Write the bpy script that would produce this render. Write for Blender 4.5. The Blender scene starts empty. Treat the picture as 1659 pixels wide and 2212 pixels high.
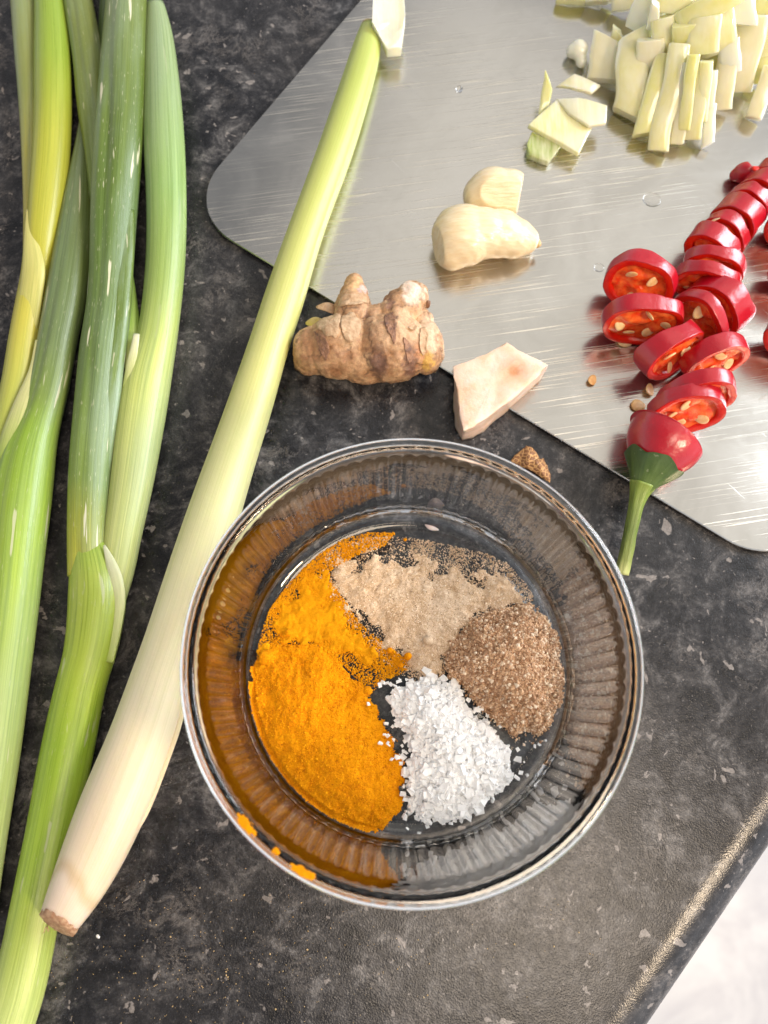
import bpy, bmesh, math, random
import numpy as np
from mathutils import Vector, Matrix, noise as mnoise
from mathutils.bvhtree import BVHTree

random.seed(7)
rng = np.random.default_rng(7)
SC = bpy.context.scene
COL = SC.collection
K = 0.01                      # everything below is laid out in centimetres, built in metres
R = math.radians

# ------------------------------------------------------------------ camera
CAM_H, TILT = 22.0, 14.5
cam_d = bpy.data.cameras.new('camera')
cam = bpy.data.objects.new('camera', cam_d)
COL.objects.link(cam)
cam.location = (0, 0, CAM_H * K)
cam.rotation_euler = (R(TILT), 0, 0)
cam_d.sensor_fit = 'HORIZONTAL'
cam_d.sensor_width = 36.0
cam_d.lens = 36.0 * 1661 / 1659
cam_d.clip_start = 0.01
cam_d.clip_end = 50
cam_d.dof.use_dof = True
cam_d.dof.focus_distance = 0.212
cam_d.dof.aperture_fstop = 17.0
SC.camera = cam

# ------------------------------------------------------------------ room light
w = bpy.data.worlds.new('World'); SC.world = w; w.use_nodes = True
wn = w.node_tree.nodes['Background']
# a pale kitchen all round: walls brighter than the ceiling above the worktop
_nt = w.node_tree
_tc = _nt.nodes.new('ShaderNodeTexCoord'); _sx = _nt.nodes.new('ShaderNodeSeparateXYZ'); _rp = _nt.nodes.new('ShaderNodeValToRGB')
_nt.links.new(_tc.outputs['Generated'], _sx.inputs[0]); _nt.links.new(_sx.outputs[2], _rp.inputs[0]); _nt.links.new(_rp.outputs[0], wn.inputs['Color'])
_cr = _rp.color_ramp; _cr.elements.new(0.45)
for _e, (_p, _v) in zip(_cr.elements, ((0.0, 1.35), (0.45, 0.58), (0.95, 0.25))):
    _e.position = _p; _e.color = (_v * 0.93, _v * 0.95, _v, 1)
wn.inputs['Strength'].default_value = 1.0

def area(name, loc, target, sx, sy, power, color):
    d = bpy.data.lights.new(name, 'AREA'); d.shape = 'RECTANGLE'
    d.size, d.size_y, d.energy, d.color = sx, sy, power, color
    o = bpy.data.objects.new(name, d); COL.objects.link(o)
    o.location = loc
    o.rotation_euler = (Vector(target) - Vector(loc)).to_track_quat('-Z', 'Y').to_euler()
    return o

def polar(az, el, d):
    return (d * math.cos(R(az)) * math.cos(R(el)), d * math.sin(R(az)) * math.cos(R(el)), d * math.sin(R(el)))

area('window_light', polar(26, 30, 1.5), (0, 0.06, 0), 0.8, 0.7, 31, (0.84, 0.92, 1.0))
area('ceiling_lamp', polar(-50, 72, 1.9), (0, 0.02, 0), 0.62, 0.5, 15, (1.0, 0.82, 0.63))
area('pendant_lamp', polar(-34, 40, 1.6), (0.05, 0, 0), 0.26, 0.26, 20, (1.0, 0.78, 0.54))
area('soft_room_fill', polar(58, 58, 2.2), (0, 0.1, 0), 2.0, 1.5, 9, (1.0, 0.93, 0.80))  # added fill, not a window: stands in for bright room surfaces, brightens the board

vs = SC.view_settings
vs.view_transform = 'Standard'; vs.look = 'None'; vs.exposure = -0.15; vs.gamma = 1.0
SC.render.engine = 'CYCLES'
cy = SC.cycles
cy.use_denoising = True
cy.max_bounces = 14; cy.transmission_bounces = 12; cy.glossy_bounces = 6; cy.diffuse_bounces = 4
cy.transparent_max_bounces = 12
cy.caustics_reflective = True; cy.caustics_refractive = True
cy.sample_clamp_indirect = 6.0; cy.blur_glossy = 0.3

# ------------------------------------------------------------------ helpers: geometry
_c, _s = math.cos(R(TILT)), math.sin(R(TILT))
def P(u, v, z=0.0):
    """centimetre point of the counter scene at height z, from where the photograph (1659 px wide) shows it"""
    x = (u - 829.5) / 1661; y = -(v - 1106) / 1661
    Y = y * _c + _s; Z = y * _s - _c
    k = (CAM_H - z) / -Z
    return np.array([x * k, Y * k, z])

def thing(name, label, cat, base, group=None):
    o = bpy.data.objects.new(name, None); COL.objects.link(o)
    o.empty_display_size = 0.005
    o.location = Vector(base) * K
    o['label'] = label; o['category'] = cat
    if group: o['group'] = group
    return o

def tag(o, label, cat, group=None):
    o['label'] = label; o['category'] = cat
    if group: o['group'] = group
    return o

def mk(name, V, F, mat, parent=None, smooth=True, uv=None, col=None, base=None):
    """one mesh object; V in cm, world; parented parts are stored relative to their thing's base"""
    if parent is not None:
        root = parent
        b = np.array(parent.location) / K
        while root.parent is not None:
            root = root.parent
            b = b + np.array(root.location) / K
    elif base is not None:
        b = np.array(base, float)
    else:
        b = np.zeros(3)
    V = (np.asarray(V, float) - b) * K
    me = bpy.data.meshes.new(name)
    me.from_pydata(V.tolist(), [], [tuple(int(i) for i in f) for f in F])
    if smooth:
        me.polygons.foreach_set('use_smooth', np.ones(len(me.polygons), bool))
    if uv is not None:
        lay = me.uv_layers.new(name='UVMap')
        lv = np.zeros(len(me.loops), np.int32); me.loops.foreach_get('vertex_index', lv)
        U = np.asarray(uv, float)[lv]
        lay.data.foreach_set('uv', U.ravel())
    if col is not None:
        a = me.color_attributes.new('Col', 'FLOAT_COLOR', 'POINT')
        c = np.ones((len(V), 4)); c[:, :3] = col
        a.data.foreach_set('color', c.ravel())
    me.materials.append(mat)
    me.update()
    o = bpy.data.objects.new(name, me); COL.objects.link(o)
    if parent is not None: o.parent = parent
    else: o.location = Vector(b) * K
    return o

def inst(name, src, parent, loc, rot=None, scale=1.0):
    """another object on the same mesh data, at a cm world point under a thing"""
    o = bpy.data.objects.new(name, src); COL.objects.link(o)
    b = np.zeros(3); q = parent
    while q is not None:
        b = b + np.array(q.location) / K; q = q.parent
    o.parent = parent
    o.location = Vector((np.asarray(loc) - b) * K)
    if rot is not None: o.rotation_mode = 'QUATERNION'; o.rotation_quaternion = rot
    o.scale = (scale, scale, scale) if np.isscalar(scale) else scale
    return o

def catmull(A, n):
    A = np.asarray(A, float)
    m = len(A)
    ext = np.vstack([2 * A[0] - A[1], A, 2 * A[-1] - A[-2]])
    d = np.linalg.norm(np.diff(A[:, :3], axis=0), axis=1); cum = np.concatenate([[0], np.cumsum(d)])
    out = []
    for s in np.linspace(0, cum[-1], n):
        i = min(max(np.searchsorted(cum, s) - 1, 0), m - 2)
        t = (s - cum[i]) / max(d[i], 1e-9)
        p0, p1, p2, p3 = ext[i], ext[i + 1], ext[i + 2], ext[i + 3]
        out.append(0.5 * ((2 * p1) + (-p0 + p2) * t + (2 * p0 - 5 * p1 + 4 * p2 - p3) * t * t + (-p0 + 3 * p1 - 3 * p2 + p3) * t ** 3))
    return np.array(out)

def nz(x, y=0.0, z=0.0):
    return mnoise.noise(Vector((x, y, z)))

def tube(path, rw, rh, seg=36, shape=None, cap=True, capdepth=(0.0, 0.0), ang0=-math.pi / 2):
    """path n x 3, half widths rw (level) and rh (upright): verts, faces, uv (u round from underneath, v along)"""
    n = len(path)
    V, UV, F = [], [], []
    T = np.gradient(path, axis=0); T /= np.linalg.norm(T, axis=1)[:, None]
    up0 = np.array([0, 0, 1.0])
    L = np.concatenate([[0], np.cumsum(np.linalg.norm(np.diff(path, axis=0), axis=1))]); Lt = L[-1]
    for i in range(n):
        side = np.cross(T[i], up0); side /= np.linalg.norm(side)
        up = np.cross(side, T[i])
        for j in range(seg + 1):
            th = ang0 + 2 * math.pi * j / seg
            k = shape(th, L[i] / Lt, i) if shape else 1.0
            V.append(path[i] + side * math.cos(th) * rw[i] * k + up * math.sin(th) * rh[i] * k)
            UV.append((j / seg, L[i] / Lt))
    W = seg + 1
    for i in range(n - 1):
        for j in range(seg):
            F.append((i * W + j, i * W + j + 1, (i + 1) * W + j + 1, (i + 1) * W + j))
    if cap:
        for e, i, sgn in ((0, 0, -1), (1, n - 1, 1)):
            ctr = path[i] + T[i] * sgn * capdepth[e]
            ring0 = i * W
            k0 = len(V)
            for f in (0.72, 0.4):
                for j in range(W):
                    a = V[ring0 + j]
                    V.append(path[i] + (a - path[i]) * f + T[i] * sgn * capdepth[e] * (1 - f * f)); UV.append((j / seg, float(e)))
            V.append(ctr); UV.append((0.5, float(e)))
            c = len(V) - 1
            for j in range(seg):
                a, b_ = ring0 + j, ring0 + j + 1
                q, q2 = k0 + j, k0 + j + 1
                r_, r2 = k0 + W + j, k0 + W + j + 1
                for fc in ((a, q, q2, b_), (q, r_, r2, q2), (r_, c, r2)):
                    F.append(fc if sgn < 0 else fc[::-1])
    return np.array(V), F, np.array(UV)

def stalk_path(rows, n):
    """rows: (uL, vL, uR, vR, z_mid[, flat]) edge points of the photograph -> path and radii"""
    A = []
    for r in rows:
        a, b = P(r[0], r[1], r[4]), P(r[2], r[3], r[4])
        A.append(list((a + b) / 2) + [np.linalg.norm(b - a) / 2, r[5] if len(r) > 5 else 0.85] + list((b - a) / 2))
    A = np.array(A)
    S = catmull(A, n)
    T = np.gradient(S[:, :3], axis=0); T /= np.linalg.norm(T, axis=1)[:, None]
    ch = S[:, 5:8]
    rw = np.linalg.norm(np.cross(ch, T), axis=1)
    for _ in range(n // 8):                                   # iron out small kinks
        rw[1:-1] = .25 * rw[:-2] + .5 * rw[1:-1] + .25 * rw[2:]
        S[1:-1, :3] = .25 * S[:-2, :3] + .5 * S[1:-1, :3] + .25 * S[2:, :3]
    return S[:, :3], np.maximum(rw, 0.01), np.maximum(rw * S[:, 4], 0.01)

def hrows(L):
    """(v, uL, uR, z[, flat]) -> level edge rows"""
    return [(r[1], r[0], r[2], r[0]) + tuple(r[3:]) for r in L]

def bm_mesh(bm):
    V = [list(v.co) for v in bm.verts]
    bm.verts.index_update()
    F = [[v.index for v in f.verts] for f in bm.faces]
    return np.array(V), F

def blob(lobes, voxel, smooth_it=6):
    """union of ellipsoids (centre, radii, optional axis-rotation z) as one voxel skin, in cm"""
    bm = bmesh.new()
    for l in lobes:
        c, r = l[0], l[1]
        rot = l[2] if len(l) > 2 else 0.0
        m = Matrix.Translation(Vector(c)) @ Matrix.Rotation(rot, 4, 'Z') @ Matrix.Diagonal(Vector((r[0], r[1], r[2], 1)))
        bmesh.ops.create_icosphere(bm, subdivisions=4, radius=1.0, matrix=m)
    me = bpy.data.meshes.new('tmp'); bm.to_mesh(me); bm.free()
    o = bpy.data.objects.new('tmp', me); COL.objects.link(o)
    md = o.modifiers.new('r', 'REMESH'); md.mode = 'VOXEL'; md.voxel_size = voxel
    ms = o.modifiers.new('s', 'SMOOTH'); ms.iterations = smooth_it; ms.factor = 0.5
    dg = bpy.context.evaluated_depsgraph_get()
    ev = o.evaluated_get(dg); m2 = ev.to_mesh()
    V = np.zeros(len(m2.vertices) * 3); m2.vertices.foreach_get('co', V); V = V.reshape(-1, 3).copy()
    F = [list(p.vertices) for p in m2.polygons]
    N = np.zeros(len(m2.vertices) * 3); m2.vertices.foreach_get('normal', N); N = N.reshape(-1, 3).copy()
    ev.to_mesh_clear()
    bpy.data.objects.remove(o); bpy.data.meshes.remove(me)
    return V, F, N

def clip(V, pt, nrm):
    n = np.asarray(nrm, float); n /= np.linalg.norm(n)
    d = (V - np.asarray(pt)) @ n
    return V - np.outer(np.maximum(d, 0) * 0.97, n)

def inpoly(x, y, poly):
    inside = np.zeros(np.shape(x), bool)
    n = len(poly)
    for i in range(n):
        x1, y1 = poly[i]; x2, y2 = poly[(i + 1) % n]
        c = ((y1 > y) != (y2 > y)) & (x < (x2 - x1) * (y - y1) / (y2 - y1 + 1e-12) + x1)
        inside ^= c
    return inside

def sdist(x, y, poly):
    """signed distance, positive inside"""
    d = np.full(np.shape(x), 1e9)
    n = len(poly)
    for i in range(n):
        a = np.array(poly[i]); b = np.array(poly[(i + 1) % n])
        ab = b - a; L2 = ab @ ab + 1e-12
        t = np.clip(((x - a[0]) * ab[0] + (y - a[1]) * ab[1]) / L2, 0, 1)
        d = np.minimum(d, np.hypot(x - a[0] - t * ab[0], y - a[1] - t * ab[1]))
    return np.where(inpoly(x, y, poly), d, -d)

def fbm2(x, y, scale, octaves=4, seed=0.0):
    out = np.zeros(x.size); xr, yr = x.ravel(), y.ravel()
    for i in range(x.size):
        out[i] = mnoise.fractal(Vector((xr[i] * scale + seed, yr[i] * scale, seed * 1.7)), 1.0, 2.0, octaves)
    return out.reshape(x.shape)

# ------------------------------------------------------------------ helpers: materials
class Mat:
    def __init__(s, name, **kw):
        s.m = bpy.data.materials.new(name); s.m.use_nodes = True
        s.t = s.m.node_tree; s.b = s.t.nodes['Principled BSDF']
        for k, v in kw.items(): s.set(k, v)
    def set(s, k, v):
        names = {'color': 'Base Color', 'rough': 'Roughness', 'metal': 'Metallic', 'ior': 'IOR', 'trans': 'Transmission Weight',
                 'sss': 'Subsurface Weight', 'sssr': 'Subsurface Radius', 'ssss': 'Subsurface Scale', 'spec': 'Specular IOR Level',
                 'coat': 'Coat Weight', 'coatr': 'Coat Roughness', 'aniso': 'Anisotropic', 'anisor': 'Anisotropic Rotation', 'normal': 'Normal', 'alpha': 'Alpha',
                 'sheen': 'Sheen Weight', 'tangent': 'Tangent'}
        i = s.b.inputs[names[k]]
        s.plug(v, i)
    def plug(s, v, i):
        if isinstance(v, bpy.types.NodeSocket): s.t.links.new(v, i)
        elif isinstance(v, (tuple, list)):
            i.default_value = tuple(v) + ((1.0,) if len(v) == 3 and i.type == 'RGBA' else ())
        else: i.default_value = v
    def node(s, typ, ins=None, **props):
        n = s.t.nodes.new(typ)
        for k, v in props.items(): setattr(n, k, v)
        for k, v in (ins or {}).items(): s.plug(v, n.inputs[k])
        return n
    def obj(s, scale=(100, 100, 100), rot=(0, 0, 0), src='Object'):
        tc = s.node('ShaderNodeTexCoord')
        mp = s.node('ShaderNodeMapping', {'Vector': tc.outputs[src], 'Scale': scale, 'Rotation': rot})
        return mp.outputs[0]
    def uv(s, scale=(1, 1, 1)):
        return s.obj(scale, src='UV')
    def noise(s, vec, scale, detail=4, rough=0.55, dist=0.0, out='Fac'):
        return s.node('ShaderNodeTexNoise', {'Vector': vec, 'Scale': scale, 'Detail': detail, 'Roughness': rough, 'Distortion': dist}).outputs[out]
    def voro(s, vec, scale, feature='F1', out='Distance', rnd=1.0):
        return s.node('ShaderNodeTexVoronoi', {'Vector': vec, 'Scale': scale, 'Randomness': rnd}, feature=feature).outputs[out]
    def ramp(s, fac, stops, interp='LINEAR'):
        n = s.node('ShaderNodeValToRGB', {'Fac': fac}); cr = n.color_ramp; cr.interpolation = interp
        while len(cr.elements) < len(stops): cr.elements.new(0.5)
        for e, (p, c) in zip(cr.elements, stops):
            e.position = p
            e.color = (c, c, c, 1) if np.isscalar(c) else (c[0], c[1], c[2], 1)
        return n.outputs[0]
    def mix(s, f, a, b, blend='MIX'):
        n = s.node('ShaderNodeMix', data_type='RGBA', blend_type=blend)
        s.plug(f, n.inputs[0]); s.plug(a, n.inputs[6]); s.plug(b, n.inputs[7])
        return n.outputs[2]
    def math(s, op, a, b=0.0):
        n = s.node('ShaderNodeMath', operation=op); s.plug(a, n.inputs[0]); s.plug(b, n.inputs[1]); return n.outputs[0]
    def bump(s, h, strength, dist=0.0005, prev=None):
        ins = {'Height': h, 'Strength': strength, 'Distance': dist}
        if prev is not None: ins['Normal'] = prev
        return s.node('ShaderNodeBump', ins).outputs[0]
    def sep(s, vec):
        return s.node('ShaderNodeSeparateXYZ', {0: vec}).outputs
    def attr(s, name='Col'):
        return s.node('ShaderNodeAttribute', attribute_name=name).outputs['Color']

def mat_counter():
    m = Mat('laminate')
    v = m.obj()
    warp = m.noise(v, 0.35, 3, 0.5, out='Color')
    vw = m.node('ShaderNodeVectorMath', {0: v, 1: m.node('ShaderNodeVectorMath', {0: warp, 1: (1.6, 1.6, 1.6)}, operation='MULTIPLY').outputs[0]}, operation='ADD').outputs[0]
    big = m.noise(vw, 0.22, 5, 0.62)
    mid = m.noise(vw, 1.15, 8, 0.76, 0.3)
    fine = m.noise(v, 9.0, 6, 0.8)
    base = m.ramp(mid, [(0.34, (0.0045, 0.0047, 0.0062)), (0.47, (0.015, 0.0152, 0.0185)), (0.54, (0.038, 0.037, 0.040)), (0.60, (0.090, 0.086, 0.088)), (0.68, (0.17, 0.16, 0.157))])
    base = m.mix(m.ramp(big, [(0.42, 0.0), (0.68, 0.55)]), base, (0.042, 0.040, 0.041))
    # pale curdled veins and flecks
    vein = m.noise(vw, 1.1, 8, 0.78, 0.35)
    vmask = m.ramp(vein, [(0.475, 0.0), (0.497, 1.0), (0.505, 1.0), (0.53, 0.0)])
    vgate = m.ramp(m.noise(v, 0.5, 2), [(0.50, 0.0), (0.64, 1.0)])
    base = m.mix(m.math('MULTIPLY', m.math('MULTIPLY', vmask, vgate), 0.42), base, (0.20, 0.18, 0.17))
    fl = m.ramp(m.noise(vw, 2.4, 3, 0.5, 0.3), [(0.665, 0.0), (0.685, 1.0)])
    base = m.mix(m.math('MULTIPLY', fl, 0.72), base, (0.25, 0.225, 0.215))
    fl2 = m.ramp(m.noise(v, 9.0, 2, 0.5), [(0.68, 0.0), (0.72, 1.0)])
    base = m.mix(m.math('MULTIPLY', fl2, 0.5), base, (0.19, 0.17, 0.16))
    base = m.mix(0.8, base, m.ramp(fine, [(0.3, 0.25), (0.5, 0.5), (0.72, 0.82)]), 'OVERLAY')
    m.set('color', base)
    m.set('rough', m.ramp(m.noise(v, 5, 3), [(0.3, 0.22), (0.7, 0.30)]))
    peb = m.node('ShaderNodeTexVoronoi', {'Vector': v, 'Scale': 27.0}, feature='SMOOTH_F1').outputs['Distance']
    n1 = m.bump(peb, 0.20, 0.00025)
    m.set('normal', m.bump(m.noise(v, 26, 3), 0.08, 0.0003, n1))
    m.set('spec', 0.42)
    return m.m

def mat_steel():
    m = Mat('brushed_steel', metal=1.0)
    v = m.obj(rot=(0, 0, R(-9)))
    def st(ax, ay, dx=0.0, det=3, sc=1.0):
        mp = m.node('ShaderNodeMapping', {'Vector': v, 'Scale': (ax, ay, 1), 'Location': (dx, dx * 0.7, 0)}).outputs[0]
        return m.noise(mp, sc, det, 0.6)
    brush = st(0.5, 26.0)
    sc1 = m.ramp(st(0.42, 17.0, 3.1, 0), [(0.69, 0.0), (0.78, 1.0)])
    sc2 = m.ramp(st(0.28, 26.0, 8.4, 0), [(0.68, 0.0), (0.78, 1.0)])
    gate = m.ramp(m.noise(v, 0.13, 2), [(0.42, 0.12), (0.60, 0.9)])
    scr = m.math('MULTIPLY', m.math('MAXIMUM', sc1, sc2), gate)
    v2 = m.obj(rot=(0, 0, R(48)))
    mp = m.node('ShaderNodeMapping', {'Vector': v2, 'Scale': (0.4, 12.0, 1)}).outputs[0]
    sc3 = m.ramp(m.noise(mp, 1.0, 2), [(0.72, 0.0), (0.76, 0.6)])
    smear = m.noise(v, 0.33, 5, 0.6, 0.8)
    col = m.mix(m.ramp(smear, [(0.35, 0.0), (0.7, 1.0)]), (0.50, 0.485, 0.46), (0.60, 0.58, 0.55))
    col = m.mix(m.math('MULTIPLY', scr, 0.8), col, (0.92, 0.84, 0.70))
    col = m.mix(m.math('MULTIPLY', sc3, 0.4), col, (0.85, 0.82, 0.78))
    m.set('color', col)
    r = m.ramp(smear, [(0.3, 0.18), (0.55, 0.22), (0.75, 0.30)])
    m.set('rough', m.math('ADD', r, m.math('MULTIPLY', scr, 0.16)))
    n1 = m.bump(brush, 0.02, 0.0002)
    n2 = m.bump(scr, 0.16, 0.0003, n1)
    m.set('normal', m.bump(sc3, 0.15, 0.0002, n2))
    return m.m

def mat_glass(name='clear_glass', tint=(0.99, 0.998, 0.996)):
    m = Mat(name, color=tint, rough=0.0, trans=1.0, ior=1.49)
    return m.m

def mat_stalk(name, stops, streak=0.30, dark=(0.50, 0.58, 0.36), light=(1.38, 1.32, 1.40), bloom=0.0, fleck=0.0, rough=0.33, sss=0.12, ucount=34, bumps=0.25):
    """plant stalk: colour runs along the stalk (v), fibres run lengthwise"""
    m = Mat(name, rough=rough)
    uvv = m.uv((1, 1, 1)); s = m.sep(uvv)
    warp = m.math('MULTIPLY', m.math('SUBTRACT', m.noise(m.uv((3, 2.5, 1)), 1.0, 2), 0.5), 0.10)
    c = m.ramp(m.math('ADD', s[1], warp), stops)
    f1 = m.noise(m.uv((ucount * 1.5, 1.8, 1)), 1.0, 6, 0.7)
    f2 = m.noise(m.uv((ucount * 2.6, 4, 1)), 1.0, 3, 0.6)
    f = m.math('ADD', m.math('MULTIPLY', f1, 0.6), m.math('MULTIPLY', f2, 0.4))
    tone = m.ramp(f, [(0.38, dark), (0.5, (1, 1, 1)), (0.62, light)])
    c = m.mix(streak, c, m.mix(1.0, c, tone, 'MULTIPLY'))
    if bloom > 0:      # waxy bluish bloom in long patches
        bm_ = m.ramp(m.noise(m.uv((3.2, 2.0, 1)), 1.0, 5, 0.6), [(0.44, 0.0), (0.62, 1.0)])
        c = m.mix(m.math('MULTIPLY', bm_, bloom), c, (0.27, 0.36, 0.27))
    if fleck > 0:      # dry pale scars running lengthwise
        g = m.noise(m.uv((22, 11, 1)), 1.0, 2, 0.5, 0.2)
        gm = m.ramp(g, [(0.675, 0.0), (0.71, 1.0)])
        gm2 = m.ramp(m.noise(m.uv((110, 60, 1)), 1.0, 2, 0.5), [(0.66, 0.0), (0.72, 0.6)])
        c = m.mix(m.math('MULTIPLY', m.math('MAXIMUM', gm, gm2), fleck), c, (0.60, 0.58, 0.42))
    m.set('color', c)
    m.set('sss', sss); m.set('sssr', (0.6, 1.0, 0.3)); m.set('ssss', 0.002)
    n1 = m.bump(f, bumps, 0.0004)
    m.set('normal', m.bump(m.noise(m.obj(), 6.0, 4, 0.6), 0.10, 0.0006, n1))
    m.set('rough', m.ramp(f2, [(0.3, rough - 0.06), (0.7, rough + 0.10)]))
    return m.m

def mat_onion(name, a, b, sss=0.55):
    m = Mat(name, rough=0.15)
    f = m.noise(m.uv((14, 0.8, 1)), 1.0, 4, 0.6)
    g = m.noise(m.obj(), 0.8, 3)
    c = m.mix(m.ramp(f, [(0.35, 0.0), (0.65, 1.0)]), a, b)
    c = m.mix(m.math('MULTIPLY', m.ramp(g, [(0.45, 0.0), (0.7, 1.0)]), 0.5), c, (0.90, 0.88, 0.74))
    m.set('color', c)
    m.set('sss', sss); m.set('sssr', (1.0, 0.85, 0.4)); m.set('ssss', 0.004)
    m.set('trans', 0.26); m.set('ior', 1.38); m.set('coat', 0.6); m.set('coatr', 0.06)
    m.set('normal', m.bump(f, 0.25, 0.0006))
    return m.m

def mat_simple(name, c1, c2, scale=3.0, rough=0.4, sss=0.0, bump=0.1, bscale=8.0, ssss=0.002, detail=4, lo=0.35, hi=0.65, spec=0.5):
    m = Mat(name, rough=rough)
    v = m.obj()
    f = m.noise(v, scale, detail, 0.6)
    m.set('color', m.mix(m.ramp(f, [(lo, 0.0), (hi, 1.0)]), c1, c2))
    if sss: m.set('sss', sss); m.set('sssr', (1.0, 0.5, 0.25)); m.set('ssss', ssss)
    m.set('normal', m.bump(m.noise(v, bscale, 4, 0.6), bump, 0.0008))
    m.set('spec', spec)
    return m.m

def mat_powder(name, stops, scale=38.0, clump=3.0, bump=0.5):
    m = Mat(name, rough=0.95, spec=0.15)
    v = m.obj()
    f = m.noise(v, scale, 3, 0.75)
    g = m.noise(v, clump, 4, 0.6)
    h = m.math('ADD', m.math('MULTIPLY', f, 0.65), m.math('MULTIPLY', g, 0.35))
    m.set('color', m.ramp(h, stops))
    m.set('normal', m.bump(h, bump, 0.0006))
    return m.m

# ------------------------------------------------------------------ the setting
M_counter = mat_counter()
ea = P(1659, 1683, 0)[:2]; eb = P(1292, 2212, 0)[:2]          # where the worktop starts to roll over
ed = (ea - eb) / np.linalg.norm(ea - eb); en = np.array([ed[1], -ed[0]])   # along the edge, out over the floor
def counter():
    rr = 1.45
    prof = [(-75, 0), (-40, 0), (-20, 0), (-8, 0), (-3, 0), (-1, 0), (-0.2, 0)]
    for i in range(0, 19):
        a = R(90 * i / 18)
        prof.append((rr * math.sin(a), rr * (math.cos(a) - 1)))
    prof += [(rr, -2.6), (rr - 0.2, -3.8), (-75, -3.8)]
    xs = np.concatenate([[-60, -30], np.arange(-16, 16.1, 2.0), [30, 60]])
    V, F = [], []
    mid = (ea + eb) / 2
    for x in xs:
        for (p, z) in prof:
            q = mid + ed * x + en * p
            V.append((q[0], q[1], z))
    n = len(prof)
    for i in range(len(xs) - 1):
        for j in range(n):
            j2 = (j + 1) % n
            F.append((i * n + j, (i + 1) * n + j, (i + 1) * n + j2, i * n + j2))
    F.append(tuple(range(n))); F.append(tuple(range((len(xs) - 1) * n, len(xs) * n))[::-1])
    o = mk('countertop', V, F, M_counter)
    me = o.data
    for p in me.polygons:
        if len(p.vertices) > 4: p.use_smooth = False
    o['kind'] = 'structure'
    return o
counter()

fm = Mat('white_floor', rough=0.35)
fv = fm.obj()
fm.set('color', fm.mix(fm.ramp(fm.noise(fv, 0.06, 5, 0.65, 1.0), [(0.45, 0.0), (0.62, 1.0)]), (0.66, 0.66, 0.68), (0.52, 0.52, 0.56)))
o = mk('floor', [(-300, -300, -88), (300, -300, -88), (300, 300, -88), (-300, 300, -88)], [(0, 1, 2, 3)], fm.m, smooth=False)
o['kind'] = 'structure'

# ------------------------------------------------------------------ steel board
BZ = 0.22                                                     # its upper face
def board():
    a, b = P(786, 0, BZ)[:2], P(553, 267, BZ)[:2]
    c, d = P(553, 552, BZ)[:2], P(1506, 1127, BZ)[:2]
    d1 = (d - c) / np.linalg.norm(d - c)
    d2 = np.array([-d1[1], d1[0]])
    # corner where the lower and the left edge lines meet
    u2 = (a - b) / np.linalg.norm(a - b)
    t = np.linalg.solve(np.array([d1, -u2]).T, b - c)
    cor = c + d1 * t[0]
    lx = d1 @ (P(1640, 1183, BZ)[:2] - cor) + 1.1
    ly = 26.0
    u2 = (u2 + d2) / np.linalg.norm(u2 + d2)
    C = [cor, cor + d1 * lx, cor + d1 * lx + u2 * ly, cor + u2 * ly]
    out = []
    rad = [2.0, 2.0, 2.0, 2.0]
    for i in range(4):
        p, q, r_ = C[i - 1], C[i], C[(i + 1) % 4]
        e1 = (p - q) / np.linalg.norm(p - q); e2 = (r_ - q) / np.linalg.norm(r_ - q)
        h = math.acos(np.clip(e1 @ e2, -1, 1)) / 2
        bis = (e1 + e2) / np.linalg.norm(e1 + e2)
        ctr = q + bis * rad[i] / math.sin(h)
        s = q + e1 * rad[i] / math.tan(h); e = q + e2 * rad[i] / math.tan(h)
        a0 = math.atan2(*(s - ctr)[::-1]); a1 = math.atan2(*(e - ctr)[::-1])
        da = (a1 - a0 + math.pi) % (2 * math.pi) - math.pi
        for k in range(17):
            t_ = a0 + da * k / 16
            out.append(ctr + rad[i] * np.array([math.cos(t_), math.sin(t_)]))
    out = np.array(out); n = len(out)
    ctr = out.mean(0)
    V, F = [], []
    lay = [(0.05, BZ - 0.13), (0.0, BZ - 0.10), (0.0, BZ - 0.03), (0.03, BZ)]
    for ins, z in lay:
        dirs = (ctr - out); dirs /= np.linalg.norm(dirs, axis=1)[:, None]
        for p in out + dirs * ins: V.append((p[0], p[1], z))
    for l in range(3):
        for i in range(n):
            F.append((l * n + i, l * n + (i + 1) % n, (l + 1) * n + (i + 1) % n, (l + 1) * n + i))
    F.append(tuple(range(n))[::-1]); F.append(tuple(range(3 * n, 4 * n)))
    o = mk('chopping_board', V, F, mat_steel(), smooth=False, base=(cor[0], cor[1], 0.05))
    tag(o, 'scratched brushed steel chopping board lying on the dark worktop', 'chopping board')
board()

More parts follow.
